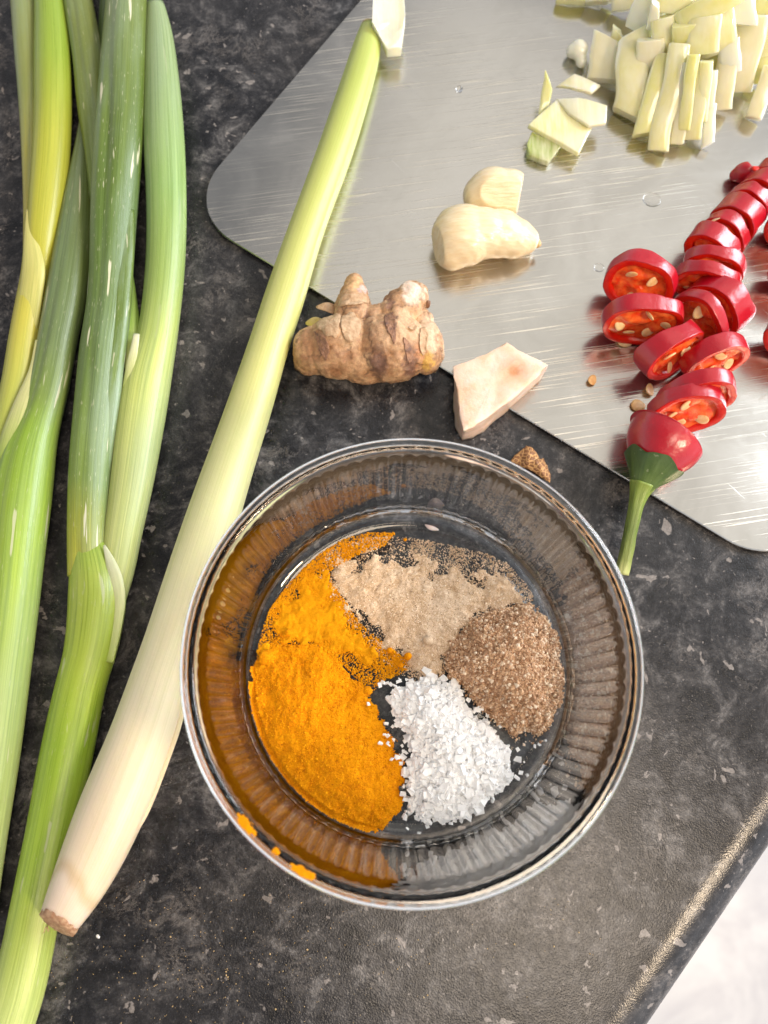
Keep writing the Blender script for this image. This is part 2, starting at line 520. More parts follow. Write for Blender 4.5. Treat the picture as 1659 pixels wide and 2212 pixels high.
# ------------------------------------------------------------------ glass ramekin
BC = np.array([0.60, 1.13])                                   # its centre on the counter
NF = 88
PROF = [(0.0, 0.14, 0), (2.0, 0.14, 0), (3.5, 0.13, 0), (3.75, 0.06, 0), (3.95, 0.015, 0), (4.2, 0.02, 0), (4.4, 0.10, 0), (4.53, 0.24, 0), (4.60, 0.42, 0.06), (4.63, 0.65, .18), (4.66, 1.0, .4), (4.69, 1.5, .7), (4.725, 2.0, .9),
        (4.7600, 2.5000, 1.00), (4.7900, 3.0000, 1.00), (4.8200, 3.5000, 1.00), (4.8400, 4.0000, 1.00), (4.8500, 4.4000, 1.00), (4.8500, 4.6200, 0.90), (4.8500, 4.7200, 0.60), (4.8600, 4.8000, 0.20), (4.8700, 4.8600, 0.00), (4.9100, 4.9100, 0.00), (4.9664, 4.9451, 0.00), (4.9937, 4.9752, 0.00), (5.0119, 5.0114, 0.00), (5.0197, 5.0513, 0.00), (5.0166, 5.0918, 0.00), (5.0027, 5.1299, 0.00), (4.9791, 5.1629, 0.00), (4.9475, 5.1884, 0.00), (4.9102, 5.2045, 0.00), (4.8700, 5.2100, 0.00), (4.7700, 5.2100, 0.00), (4.7391, 5.2051, 0.00), (4.7112, 5.1909, 0.00), (4.6891, 5.1688, 0.00), (4.6749, 5.1409, 0.00), (4.6700, 5.1100, 0.00), (4.6500, 4.9500, 0.00), (4.6300, 4.8000, 0.00), (4.6200, 4.6000, 0.00), (4.6050, 4.4000, 0.00), (4.59, 4.0, 0), (4.56, 3.3, 0), (4.52, 2.6, 0), (4.49, 2.0, 0), (4.46, 1.5, 0),
        (4.42, 1.15, 0), (4.37, 0.90, 0), (4.28, 0.72, 0), (4.16, 0.60, 0), (4.0, 0.545, 0), (3.7, 0.52, 0), (2.5, 0.505, 0), (1.2, 0.50, 0), (0.0, 0.50, 0)]
FLOOR_R, FLOOR_Z = 4.12, 0.51
def ramekin():
    seg = NF * 8
    V, F, rings = [], [], []
    for (r, z, a) in PROF:
        if r == 0:
            rings.append([len(V)]); V.append((BC[0], BC[1], z)); continue
        ring = []
        for j in range(seg):
            th = 2 * math.pi * j / seg
            rr = r + a * 0.032 * (abs(math.cos(NF * th / 2)) - 0.35)
            ring.append(len(V)); V.append((BC[0] + rr * math.cos(th), BC[1] + rr * math.sin(th), z))
        rings.append(ring)
    for i in range(len(rings) - 1):
        A, B = rings[i], rings[i + 1]
        for j in range(seg):
            k = (j + 1) % seg
            if len(A) == 1: F.append((A[0], B[k], B[j]))
            elif len(B) == 1: F.append((A[j], A[k], B[0]))
            else: F.append((A[j], A[k], B[k], B[j]))
    o = mk('glass_ramekin', V, F, mat_glass(), base=(BC[0], BC[1], 0))
    tag(o, 'round clear glass ramekin with fluted side holding four heaps of spice', 'bowl')
ramekin()

# ------------------------------------------------------------------ spices in the ramekin
def heap(poly_px, zmid, hmax, width, step, lump, grain, seed, edge_noise=0.12, power=0.7, spots=()):
    poly = [tuple(P(u, v, zmid)[:2]) for u, v in poly_px]
    pa = np.array(poly); lo, hi = pa.min(0) - 0.25, pa.max(0) + 0.25
    nx, ny = int((hi[0] - lo[0]) / step) + 1, int((hi[1] - lo[1]) / step) + 1
    X, Y = np.meshgrid(lo[0] + step * np.arange(nx), lo[1] + step * np.arange(ny), indexing='ij')
    X = X + rng.uniform(-.25, .25, X.shape) * step; Y = Y + rng.uniform(-.25, .25, Y.shape) * step
    d = sdist(X, Y, poly)
    n1 = fbm2(X, Y, 2.2, 4, seed)
    d = d + edge_noise * n1 + 0.02 * rng.normal(size=X.shape)
    t = np.clip(d / width, 0, 1)
    h = hmax * np.sin(t * math.pi / 2) ** power
    for (u, v, r, amt) in spots:
        c = P(u, v, zmid + hmax)[:2]
        h += amt * np.exp(-((X - c[0]) ** 2 + (Y - c[1]) ** 2) / (r * r)) * (d > 0)
    h += lump * fbm2(X, Y, 4.0, 5, seed + 3) * np.clip(t * 3, 0, 1) + grain * rng.normal(size=X.shape) * np.clip(t * 6, 0.3, 1)
    rad = np.hypot(X - BC[0], Y - BC[1])
    ok = (d > 0) & (rad < 4.30)
    # the heap climbs the rounded corner of the glass
    zf = np.interp(rad, [0, 2.5, 3.7, 4.0, 4.16, 4.28, 4.36], [0.503, 0.508, 0.524, 0.55, 0.605, 0.725, 0.905])
    Z = np.where(rad > 4.12, np.maximum(zf + 0.012, FLOOR_Z + 0.015 + np.maximum(h, 0.004)), zf + 0.012 + np.maximum(h, 0.004))
    idx = -np.ones(X.shape, int)
    quad = ok[:-1, :-1] & ok[1:, :-1] & ok[1:, 1:] & ok[:-1, 1:]
    used = np.zeros(X.shape, bool)
    used[:-1, :-1] |= quad; used[1:, :-1] |= quad; used[1:, 1:] |= quad; used[:-1, 1:] |= quad
    idx[used] = np.arange(used.sum())
    V = np.stack([X[used], Y[used], Z[used]], 1)
    I, J = np.nonzero(quad)
    F = np.stack([idx[I, J], idx[I + 1, J], idx[I + 1, J + 1], idx[I, J + 1]], 1)
    nv = len(V)                                              # close the underside so the heap is solid
    rr = np.hypot(V[:, 0] - BC[0], V[:, 1] - BC[1])
    zb = np.interp(rr, [0, 2.5, 3.7, 4.0, 4.16, 4.28, 4.36], [0.503, 0.508, 0.524, 0.55, 0.605, 0.725, 0.905]) + 0.003
    V2 = V.copy(); V2[:, 2] = zb
    edges = {}
    for f in F:
        for a, b in ((f[0], f[1]), (f[1], f[2]), (f[2], f[3]), (f[3], f[0])):
            edges[(a, b)] = edges.get((a, b), 0) + 1
    side = [(b, a, a + nv, b + nv) for (a, b) in edges if (b, a) not in edges]
    allF = F.tolist() + [[int(f[3]) + nv, int(f[2]) + nv, int(f[1]) + nv, int(f[0]) + nv] for f in F] + side
    return np.vstack([V, V2]), allF, poly

GR = [np.array([(1, 0, 0), (-1, 0, 0), (0, 1, 0), (0, -1, 0), (0, 0, 1), (0, 0, -1)], float)]
GF = [(0, 2, 4), (2, 1, 4), (1, 3, 4), (3, 0, 4), (2, 0, 5), (1, 2, 5), (3, 1, 5), (0, 3, 5)]
def grains(pts, sizes):
    """many tiny octahedral crumbs as one mesh"""
    n = len(pts); pts = np.asarray(pts); sizes = np.asarray(sizes)
    base = GR[0][None] * sizes[:, None, None] * rng.uniform(0.6, 1.25, (n, 6, 1))
    a = rng.uniform(0, 6.28, n); ca, sa = np.cos(a), np.sin(a)
    x = base[..., 0] * ca[:, None] - base[..., 1] * sa[:, None]; y = base[..., 0] * sa[:, None] + base[..., 1] * ca[:, None]
    V = np.stack([x, y, base[..., 2]], -1) + pts[:, None, :]
    F = (np.array(GF)[None] + 6 * np.arange(n)[:, None, None]).reshape(-1, 3)
    return V.reshape(-1, 3), F.tolist()

def scatter(poly_px, n, zfun, size, dens=None, zmid=0.52):
    poly = [tuple(P(u, v, zmid)[:2]) for u, v in poly_px]
    pa = np.array(poly); lo, hi = pa.min(0), pa.max(0)
    pts = []
    tries = 0
    while len(pts) < n and tries < 40:
        tries += 1
        q = rng.uniform(lo, hi, (n * 2, 2))
        k = inpoly(q[:, 0], q[:, 1], poly) & (np.hypot(q[:, 0] - BC[0], q[:, 1] - BC[1]) < 4.1)
        q = q[k]
        if dens is not None:
            keep = np.array([dens(p[0], p[1]) > rng.random() for p in q], bool) if len(q) else np.zeros(0, bool)
            q = q[keep]
        pts.extend(q.tolist())
    pts = np.array(pts[:n])
    s = size * rng.lognormal(0, 0.35, len(pts))
    z = np.array([zfun(p[0], p[1]) for p in pts]) + s * 0.5
    return np.column_stack([pts, z]), s

M_turm = mat_powder('turmeric', [(0.34, (0.48, 0.135, 0.0005)), (0.45, (0.68, 0.235, 0.001)), (0.55, (0.77, 0.30, 0.001)), (0.68, (0.86, 0.39, 0.004))], bump=0.7, scale=30)
M_turm2 = mat_powder('turmeric_thin', [(0.30, (0.46, 0.175, 0.001)), (0.5, (0.66, 0.275, 0.002)), (0.75, (0.82, 0.40, 0.006))], bump=0.3)
M_pepper = mat_powder('pepper_dust', [(0.34, (0.30, 0.18, 0.09)), (0.46, (0.62, 0.43, 0.265)), (0.55, (0.76, 0.59, 0.43)), (0.68, (0.92, 0.79, 0.64))], scale=44, bump=0.6)
M_brown = mat_powder('brown_ground_spice', [(0.34, (0.16, 0.065, 0.028)), (0.45, (0.44, 0.24, 0.135)), (0.55, (0.64, 0.40, 0.25)), (0.68, (0.90, 0.72, 0.55))], scale=24, clump=5, bump=0.8)

def clampy(f): return lambda x, y: f(x, y)
fz = lambda x, y: float(np.interp(math.hypot(x - BC[0], y - BC[1]), [0, 2.5, 3.7, 4.0, 4.16], [0.503, 0.508, 0.524, 0.55, 0.605])) + 0.004

# turmeric
TH = [(533, 1500), (541, 1440), (560, 1405), (615, 1385), (690, 1388), (745, 1432), (790, 1490), (828, 1545), (858, 1620), (884, 1690), (868, 1750), (830, 1790), (775, 1806), (700, 1780), (630, 1730), (580, 1675), (548, 1620), (530, 1560)]
T = thing('turmeric_powder', 'bright orange turmeric powder heaped at the left of the glass ramekin', 'spice', (BC[0] - 1.8, BC[1] - 0.8, 0.5))
V, F, _ = heap(TH, 0.75, 0.55, 1.7, 0.026, 0.045, 0.0085, 1.3, 0.20, 1.0, spots=[(572, 1418, 0.13, 0.14), (690, 1470, 0.45, 0.12), (640, 1560, 0.6, 0.10), (660, 1555, .10, -.09), (740, 1640, .7, .08), (600, 1500, .12, .05), (720, 1560, .10, .05), (690, 1700, .1, .05), (770, 1720, .12, .04), (800, 1492, 0.10, 0.14)])
mk('heap', V, F, M_turm, T)
nv = len(V) // 2; k = rng.integers(0, nv, 9000)
V2, F2 = grains(V[k] + rng.normal(0, 0.010, (9000, 3)), 0.015 * rng.lognormal(0, 0.35, 9000))
cols = np.repeat(np.array([(0.76, 0.29, 0.001), (0.64, 0.21, 0.001), (0.88, 0.40, 0.004), (0.48, 0.14, 0.001)])[rng.choice(4, 9000, p=[.4, .28, .22, .1])], 6, axis=0)
mg = Mat('turmeric_grain', rough=0.9, spec=0.15); mg.set('color', mg.attr())
o = mk('grains', V2, F2, mg.m, T, smooth=False, col=cols); o['kind'] = 'stuff'
TT = [(548, 1425), (575, 1330), (618, 1268), (652, 1232), (690, 1196), (740, 1166), (800, 1150), (852, 1152), (830, 1180), (770, 1200), (705, 1238), (740, 1290), (775, 1345), (830, 1390), (884, 1428), (880, 1450), (830, 1470), (800, 1500), (745, 1440), (690, 1395), (615, 1395)]
pts, s = scatter(TT, 11500, fz, 0.022, lambda x, y: 0.35 + 1.5 * max(0, nz(x * 1.6, y * 1.6, 3) + 0.18))
thin_core = [(556, 1415), (590, 1330), (640, 1260), (700, 1240), (735, 1300), (775, 1360), (800, 1410), (820, 1450), (745, 1440), (690, 1400), (615, 1395)]
V, F, _ = heap(thin_core, 0.55, 0.08, 0.6, 0.032, 0.06, 0.010, 5.5, 0.6, 1.0)
mk('thin_layer', V, F, M_turm2, T)
V, F = grains(pts, s)
o = mk('crumbs', V, F, M_turm2, T, smooth=False); o['kind'] = 'stuff'
for (u, v, r) in [(881, 1418, 0.11), (842, 1405, 0.085), (795, 1492, 0.12), (573, 1420, 0.20), (875, 1165, 0.05), (624, 1368, 0.1), (866, 1437, .07)]:
    bmx = bmesh.new(); bmesh.ops.create_icosphere(bmx, subdivisions=3, radius=r)
    c = P(u, v, 0.55 + r); c[2] = (0.52 + r * 0.8) if u > 800 else 0.95
    if u in (573, 624): c[2] = 0.72
    for vv in bmx.verts: vv.co *= 1 + 0.22 * nz(vv.co.x * 9 + u, vv.co.y * 9, vv.co.z * 9)
    V, F = bm_mesh(bmx); bmx.free(); mk('lump', V + c, F, M_turm, T)

# pale pepper
PH = [(690, 1245), (725, 1212), (790, 1205), (860, 1208), (930, 1222), (1000, 1235), (1060, 1250), (1110, 1262), (1140, 1300), (1080, 1322), (1030, 1355), (985, 1398), (955, 1440), (930, 1468), (905, 1462), (870, 1425), (830, 1392), (782, 1342), (742, 1296)]
T = thing('beige_spice', 'pale beige ground spice spread thinly at the back of the ramekin', 'spice', (BC[0] + 0.6, BC[1] + 2.0, 0.5))
V, F, _ = heap(PH, 0.6, 0.16, 1.2, 0.030, 0.03, 0.009, 11.0, 0.62, 1.1)
mk('heap', V, F, M_pepper, T)
nv = len(V) // 2; k = rng.integers(0, nv, 6000)
V2, F2 = grains(V[k] + rng.normal(0, 0.008, (6000, 3)), 0.014 * rng.lognormal(0, 0.3, 6000))
cols = np.repeat(np.array([(0.80, 0.64, 0.48), (0.55, 0.39, 0.26), (0.95, 0.84, 0.70), (0.34, 0.22, 0.13)])[rng.choice(4, 6000, p=[.36, .28, .24, .12])], 6, axis=0)
mg = Mat('pepper_grain', rough=0.8); mg.set('color', mg.attr())
o = mk('grains', V2, F2, mg.m, T, smooth=False, col=cols); o['kind'] = 'stuff'
PS = [(690, 1250), (700, 1200), (740, 1172), (800, 1160), (880, 1160), (960, 1175), (1050, 1195), (1110, 1225), (1150, 1285), (1150, 1320), (1080, 1330), (1000, 1400), (950, 1470), (890, 1475), (820, 1420), (740, 1330)]
pts, s = scatter(PS, 15000, fz, 0.016, lambda x, y: 0.25 + 1.2 * max(0, nz(x * 1.3, y * 1.3, 8) + 0.2))
V, F = grains(pts, s)
o = mk('dust', V, F, M_pepper, T, smooth=False); o['kind'] = 'stuff'
for (u, v, r) in [(925, 1384, 0.13), (908, 1420, 0.07)]:
    bmx = bmesh.new(); bmesh.ops.create_icosphere(bmx, subdivisions=3, radius=r)
    for vv in bmx.verts: vv.co *= 1 + 0.2 * nz(vv.co.x * 9 + u, vv.co.y * 9, vv.co.z * 9)
    V, F = bm_mesh(bmx); bmx.free(); mk('lump', V + P(u, v, 0.78), F, M_pepper, T)

# brown spice
BH = [(962, 1420), (985, 1372), (1030, 1330), (1085, 1305), (1140, 1300), (1185, 1330), (1212, 1385), (1222, 1440), (1220, 1500), (1200, 1560), (1170, 1592), (1110, 1585), (1065, 1555), (1030, 1520), (1000, 1485), (970, 1460)]
T = thing('brown_spice', 'coarse brown ground spice mounded at the right of the ramekin', 'spice', (BC[0] + 3.0, BC[1] + 0.6, 0.5))
V, F, _ = heap(BH, 0.9, 1.05, 1.2, 0.032, 0.07, 0.022, 21.0, 0.13, 0.85)
nv = len(V) // 2
mk('heap', V, F, M_brown, T)
k = rng.integers(0, nv, 7000)
pts = V[k] + rng.normal(0, 0.012, (7000, 3)); s = 0.033 * rng.lognormal(0, 0.35, 7000)
ex, es = scatter([(950, 1420), (1030, 1310), (1140, 1285), (1215, 1370), (1230, 1500), (1200, 1600), (1130, 1610), (1040, 1550)], 900, fz, 0.024)
V2, F2 = grains(np.vstack([pts, ex]), np.concatenate([s, es]))
cols = np.repeat(np.array([(0.70, 0.46, 0.28), (0.50, 0.30, 0.17), (0.93, 0.77, 0.59), (0.30, 0.155, 0.075)])[rng.choice(4, 7900, p=[.38, .3, .2, .12])], 6, axis=0)
mg = Mat('brown_grain', rough=0.7); mg.set('color', mg.attr())
o = mk('grains', V2, F2, mg.m, T, smooth=False, col=cols); o['kind'] = 'stuff'

# flaky salt
SH = [(838, 1500), (875, 1468), (925, 1462), (985, 1475), (1015, 1530), (1065, 1572), (1100, 1610), (1115, 1670), (1085, 1715), (1040, 1752), (975, 1785), (915, 1775), (885, 1730), (878, 1670), (885, 1610), (858, 1560)]
T = thing('flaky_salt', 'heap of coarse white salt flakes at the front of the ramekin', 'salt', (BC[0] + 1.3, BC[1] - 1.3, 0.5))
msalt = Mat('salt_body', color=(0.96, 0.965, 0.975), rough=0.5)
mcry = Mat('salt_crystal', color=(0.985, 0.985, 0.99), rough=0.3, trans=0.03, ior=1.45)
V, F, spoly = heap(SH, 0.9, 0.72, 1.2, 0.05, 0.08, 0.02, 31.0, 0.16, 0.9)
mk('heap', V, F, msalt.m, T)
nv = len(V) // 2
CB = np.array([(-1, -1, -1), (1, -1, -1), (1, 1, -1), (-1, 1, -1), (-1, -1, 1), (1, -1, 1), (1, 1, 1), (-1, 1, 1)], float)
CF = [(0, 3, 2, 1), (4, 5, 6, 7), (0, 1, 5, 4), (1, 2, 6, 5), (2, 3, 7, 6), (3, 0, 4, 7)]
def crystals(pts, size, flat):
    n = len(pts)
    V = []; F = []
    for i in range(n):
        sc_ = size[i] * np.array([1, rng.uniform(0.55, 1.0), flat * rng.uniform(0.5, 1.3)])
        b = CB * (1 + rng.uniform(-0.38, 0.2, (8, 3))) * sc_
        q = np.array(Matrix.Rotation(rng.uniform(0, 6.28), 3, Vector(rng.normal(size=3)).normalized()))
        if rng.random() < 0.5:
            q = np.array(Matrix.Rotation(rng.uniform(0, 6.28), 3, 'Z')) @ np.array(Matrix.Rotation(rng.normal(0, 0.5), 3, 'X'))
        V.append(b @ q.T + pts[i]); F += [tuple(a + 8 * i for a in f) for f in CF]
    return np.vstack(V), F
k = rng.integers(0, nv, 1500)
pts = V[k] + np.column_stack([rng.normal(0, 0.02, 1500), rng.normal(0, 0.02, 1500), rng.uniform(-0.02, 0.06, 1500)])
sz = 0.062 * rng.lognormal(0, 0.4, 1500)
V2, F2 = crystals(pts, np.clip(sz, 0.02, 0.13), 0.55)
o = mk('flakes', V2, F2, mcry.m, T, smooth=False); o['kind'] = 'stuff'
LS = [(818, 1478), (870, 1455), (925, 1440), (1000, 1470), (1090, 1570), (1140, 1650), (1120, 1730), (1040, 1780), (960, 1805), (885, 1805), (862, 1770), (870, 1680), (820, 1620), (820, 1520)]
ex, es = scatter(LS, 260, lambda x, y: fz(x, y) + (0.0 if sdist(np.array(x), np.array(y), spoly) < 0.02 else 0.25), 0.05)
tz = np.array([P(0, 0)[2]] * len(ex))
for (u, v) in [(796, 1521), (1165, 1608), (1178, 1600), (1140, 1675), (880, 1790), (905, 1800), (1155, 1612)]:
    ex = np.vstack([ex, P(u, v, 0.57)]); es = np.append(es, 0.05)
# crystals over the turmeric slope sit on top of it
tpoly = [tuple(P(u, v, 0.8)[:2]) for u, v in TH]
for i in range(len(ex)):
    dd = float(sdist(np.array(ex[i, 0]), np.array(ex[i, 1]), tpoly))
    if dd > 0: ex[i, 2] = max(ex[i, 2], 0.55 + 0.62 * math.sin(min(dd / 1.15, 1) * math.pi / 2) ** 0.75)
V2, F2 = crystals(ex, np.clip(es, 0.025, 0.10), 0.6)
o = mk('loose_flakes', V2, F2, mcry.m, T, smooth=False); o['kind'] = 'stuff'

# turmeric smeared on the rim, and a shred of peel inside
def rim_smear(u0, v0, half_deg, s_lo, s_hi, thick, label, seed):
    c = P(u0, v0, 5.2)[:2] - BC
    th0 = math.atan2(c[1], c[0])
    pr = np.array([(p[0], p[1]) for p in PROF]); i0, i1 = 28, 37
    seg = pr[i0:i1 + 1]; L = np.concatenate([[0], np.cumsum(np.linalg.norm(np.diff(seg, axis=0), axis=1))])
    na, ns = 40, 22
    V, F, keep = [], [], []
    for i in range(na):
        for j in range(ns):
            a = (i / (na - 1) - 0.5) * 2; b = (j / (ns - 1) - 0.5) * 2
            s_ = (s_lo + (s_hi - s_lo) * j / (ns - 1)) * L[-1]
            r = np.interp(s_, L, seg[:, 0]); z = np.interp(s_, L, seg[:, 1])
            r2 = np.interp(s_ + .02, L, seg[:, 0]); z2 = np.interp(s_ + .02, L, seg[:, 1])
            tx, tz_ = r2 - r, z2 - z; ll = math.hypot(tx, tz_) + 1e-9
            nr, nzv = -(-tz_) / ll, -tx / ll
            rad = math.sqrt(a * a + b * b) + 0.55 * nz(a * 2.2 + seed, b * 2.2, seed) + .25 * nz(a * 6, b * 6 + seed, seed)
            h = thick * max(0.0, 1 - rad ** 2) ** 0.5 + 0.004 + 0.006 * abs(nz(a * 9, b * 9, seed))
            keep.append(rad < 1)
            th = th0 + R(half_deg) * a
            rr = r + nr * h; zz = z + abs(nzv) * h
            V.append((BC[0] + rr * math.cos(th), BC[1] + rr * math.sin(th), zz))
    for i in range(na - 1):
        for j in range(ns - 1):
            q = [i * ns + j, (i + 1) * ns + j, (i + 1) * ns + j + 1, i * ns + j + 1]
            if all(keep[t] for t in q): F.append(q)
    used = sorted({t for f in F for t in f}); mp = {a: b for b, a in enumerate(used)}
    V = np.array(V)[used]; F = [[mp[t] for t in f] for f in F]
    tag(mk('turmeric_smudge', V, F, M_turm, base=V.mean(0)), label, 'spice', 'turmeric smudges on the glass rim')
rim_smear(541, 1774, 3.6, 0.3, 0.85, 0.010, 'orange turmeric smudge on the ramekin rim nearest the lemongrass root', 1.0)
rim_smear(600, 1834, 1.1, 0.45, 0.85, 0.012, 'tiny middle fleck of orange turmeric on the ramekin rim', 4.0)
rim_smear(662, 1868, 3.6, 0.3, 0.8, 0.010, 'orange turmeric smudge on the front edge of the ramekin rim', 7.0)

m_shred = mat_simple('pink_shred', (0.62, 0.45, 0.42), (0.75, 0.62, 0.60), sss=0.3)
pp = np.array([P(918, 1133, 0.62), P(928, 1139, 0.66), P(938, 1142, 0.62), P(948, 1145, 0.58)])
pp = catmull(pp, 14); rw = 0.07 * np.sin(np.linspace(0.25, 2.9, 14))
V, F, UV = tube(pp, rw, rw * 0.6, 10)
tag(mk('peel_shred', V, F, m_shred, uv=UV, base=pp[0]), 'small pinkish shred at the back wall inside the ramekin', 'scrap')

# ------------------------------------------------------------------ spring onions
G_dark = (0.040, 0.105, 0.030); G_mid = (0.090, 0.20, 0.035); G_lime = (0.24, 0.36, 0.030); G_pale = (0.42, 0.50, 0.14); G_blue = (0.12, 0.22, 0.15); G_yel = (0.42, 0.43, 0.020)
def onion_part(name, rows, mat, parent, n=70, seg=40, ridge=0.0, rk=9, seed=0.0, capdepth=(0.0, 0.0), wob=0.03, groove=0.0):
    path, rw, rh = stalk_path(hrows(rows) if len(rows[0]) in (4, 5) else rows, n)
    path = path.copy()
    def shp(th, t, i):
        if groove: return (1 + wob * nz(math.cos(th) * 1.2 + seed, math.sin(th) * 1.2, t * 5 + seed)) * (1 - groove * math.exp(-((th - math.pi / 2 + .25 + .5 * nz(t * 3, seed)) / .22) ** 2) * (0.5 + nz(t * 4, seed, 2)) )
        return 1 + wob * nz(math.cos(th) * 1.2 + seed, math.sin(th) * 1.2, t * 5 + seed) + ridge * math.cos(rk * th + seed)
    V, F, UV = tube(path, rw, rh, seg, shp, True, capdepth)
    return mk(name, V, F, mat, parent, uv=UV)

# left one: yellow sheath, a lime leaf and a bluish leaf
T = thing('spring_onion', 'leftmost spring onion with yellow sheath and lime green leaf', 'spring onion', P(-40, 1100, 0.0))
m = mat_stalk('sheath_yellow', [(0.0, (0.38, 0.37, 0.05)), (0.25, (0.44, 0.40, 0.06)), (0.55, (0.32, 0.38, 0.08)), (1.0, (0.30, 0.36, 0.10))], 0.4, rough=0.38)
onion_part('stalk', [(470, 55, 112, 0.60, .72), (583, 48, 108, 0.60, .8), (650, 36, 98, 0.58, .9), (737, 20, 84, 0.55), (837, 4, 72, 0.55), (970, -30, 42, 0.52), (1200, -95, -20, 0.52), (1450, -160, -80, 0.52)], m, T, ridge=0.006, rk=13)
m = mat_stalk('leaf_lime', [(0.0, (0.20, 0.30, 0.045)), (0.35, (0.24, 0.33, 0.035)), (0.62, (0.35, 0.37, 0.04)), (1.0, (0.40, 0.38, 0.045))], 0.35, rough=0.30)
onion_part('leaf', [(-90, 72, 128, 0.75), (0, 75, 140, 0.75), (117, 76, 152, 0.78), (233, 75, 153, 0.78), (333, 71, 150, 0.76), (433, 63, 140, 0.72), (533, 58, 122, 0.68), (600, 60, 100, 0.62, .6)], m, T)
m = mat_stalk('leaf_grey_green', [(0.0, (0.217, 0.255, 0.101)), (0.5, (0.232, 0.265, 0.072)), (1.0, (0.406, 0.347, 0.058))], 0.35, bloom=0.35)
onion_part('leaf', [(-90, 15, 75, 0.5), (0, 23, 84, 0.5), (117, 33, 88, 0.52), (233, 42, 88, 0.52), (350, 48, 84, 0.52), (450, 51, 80, 0.52), (540, 50, 74, 0.55)], m, T)
# papery V of the sheath
m_mem = mat_stalk('sheath_skin', [(0.0, (0.52, 0.48, 0.16)), (1.0, (0.40, 0.40, 0.10))], 0.4, rough=0.4)
onion_part('sheath', [(452, 57, 61, 0.98, .4), (490, 53, 72, 1.00, .4), (540, 50, 88, 1.00, .4), (583, 48, 98, 0.98, .42), (640, 40, 92, 0.84, .42), (700, 30, 84, 0.70, .4), (760, 18, 72, 0.5, .4)], m_mem, T, n=40)

# second one: thick lime stalk turning dark green
T = thing('spring_onion', 'spring onion with thick lime stalk and one dark scarred leaf', 'spring onion', P(10, 1300, 0.0))
m = mat_stalk('stalk_lime', [(0.0, (0.075, 0.10, 0.022)), (0.16, (0.105, 0.148, 0.035)), (0.33, (0.120, 0.170, 0.060)), (0.41, (0.15, 0.215, 0.045)), (0.46, (0.20, 0.31, 0.030)), (0.65, (0.26, 0.37, 0.04)), (0.85, (0.36, 0.45, 0.12)), (1.0, (0.45, 0.52, 0.20))], 0.6, bloom=0.28, fleck=0.6, bumps=.4)
onion_part('stalk', [(255, 172, 180, 0.55, .7), (333, 158, 190, 0.60), (433, 137, 198, 0.62), (533, 119, 197, 0.64), (633, 100, 188, 0.66), (737, 82, 165, 0.66), (837, 62, 148, 0.66), (903, 42, 131, 0.66), (970, 12, 118, 0.68), (1070, -12, 108, 0.70), (1203, -26, 92, 0.70), (1303, -36, 82, 0.70), (1474, -58, 60, 0.70), (1640, -80, 38, 0.68), (1807, -104, 13, 0.66), (2000, -130, -14, 0.64)], m, T, n=130, seg=64, seed=2.0, wob=.05, groove=.14)
m = mat_stalk('sheath_edge', [(0.0, (0.50, 0.50, 0.22)), (0.5, (0.46, 0.46, 0.20)), (1.0, (0.26, 0.35, 0.06))], 0.4)
onion_part('sheath', [(735, 76, 84, 0.92, .5), (800, 62, 80, 0.97, .4), (870, 30, 72, 1.0, .4), (940, 2, 56, 1.0, .4), (1000, -10, 40, 0.98, .4)], m, T, n=30)

# third one: dark leaf and light stem out of one sheath
T = thing('spring_onion', 'long spring onion forking into dark scarred leaf and pale cut stem', 'spring onion', P(150, 1500, 0.0))
m = mat_stalk('leaf_dark', [(0.0, (0.152, 0.189, 0.043)), (0.25, (0.109, 0.158, 0.029)), (0.50, (0.094, 0.153, 0.027)), (0.72, (0.116, 0.178, 0.040)), (0.88, (0.152, 0.219, 0.036)), (1.0, (0.377, 0.367, 0.036))], 0.65, bloom=0.40, fleck=0.95, ucount=42, bumps=.5)
onion_part('leaf', [(-110, 238, 318, 1.35), (0, 231, 316, 1.30), (117, 221, 315, 1.25), (233, 212, 312, 1.2), (333, 203, 306, 1.15), (467, 196, 296, 1.08), (567, 195, 289, 1.0), (640, 191, 283, .93), (700, 183, 279, .92), (737, 176, 272, .92), (837, 166, 262, .88), (970, 153, 246, .84), (1070, 148, 238, .80), (1170, 147, 232, .78), (1240, 148, 240, .74)], m, T, n=140, seg=64, seed=5.0, wob=0.06, groove=.22)
m2 = mat_stalk('leaf_dark_fold', [(0.0, (0.102, 0.158, 0.029)), (0.5, (0.116, 0.178, 0.036)), (1.0, (0.145, 0.214, 0.040))], 0.6, bloom=0.6, fleck=0.6)
onion_part('leaf', [(455, 252, 290, 1.28, .5), (540, 243, 290, 1.24, .5), (640, 237, 284, 1.18, .6), (737, 228, 274, 1.14, .6), (837, 208, 263, 1.06, .6), (940, 195, 249, 0.98, .5), (1030, 188, 236, .9, .4)], m2, T, n=60, seed=8.0)
m3 = mat_stalk('stem_pale', [(0.0, (0.25, 0.32, 0.15)), (0.18, (0.24, 0.33, 0.14)), (0.36, (0.22, 0.34, 0.10)), (0.52, (0.27, 0.37, 0.09)), (0.66, (0.42, 0.49, 0.13)), (0.85, (0.50, 0.54, 0.19)), (1.0, (0.49, 0.52, 0.18))], 0.6, bloom=0.30, fleck=0.15, bumps=.4)
onion_part('stem', [(8, 318, 354, 1.05), (67, 315, 372, 1.02), (167, 312, 386, 1.0), (300, 311, 398, .95), (400, 316, 402, .9), (500, 318, 402, .85), (600, 314, 397, .78), (737, 296, 382, .70), (803, 270, 372, .66), (903, 254, 356, .66), (1003, 243, 338, .66), (1070, 236, 325, .66), (1170, 222, 302, .66), (1240, 214, 290, .66), (1300, 205, 270, .62)], m3, T, n=100, ridge=0.007, rk=17, seed=3.0, capdepth=(-0.35, 0))
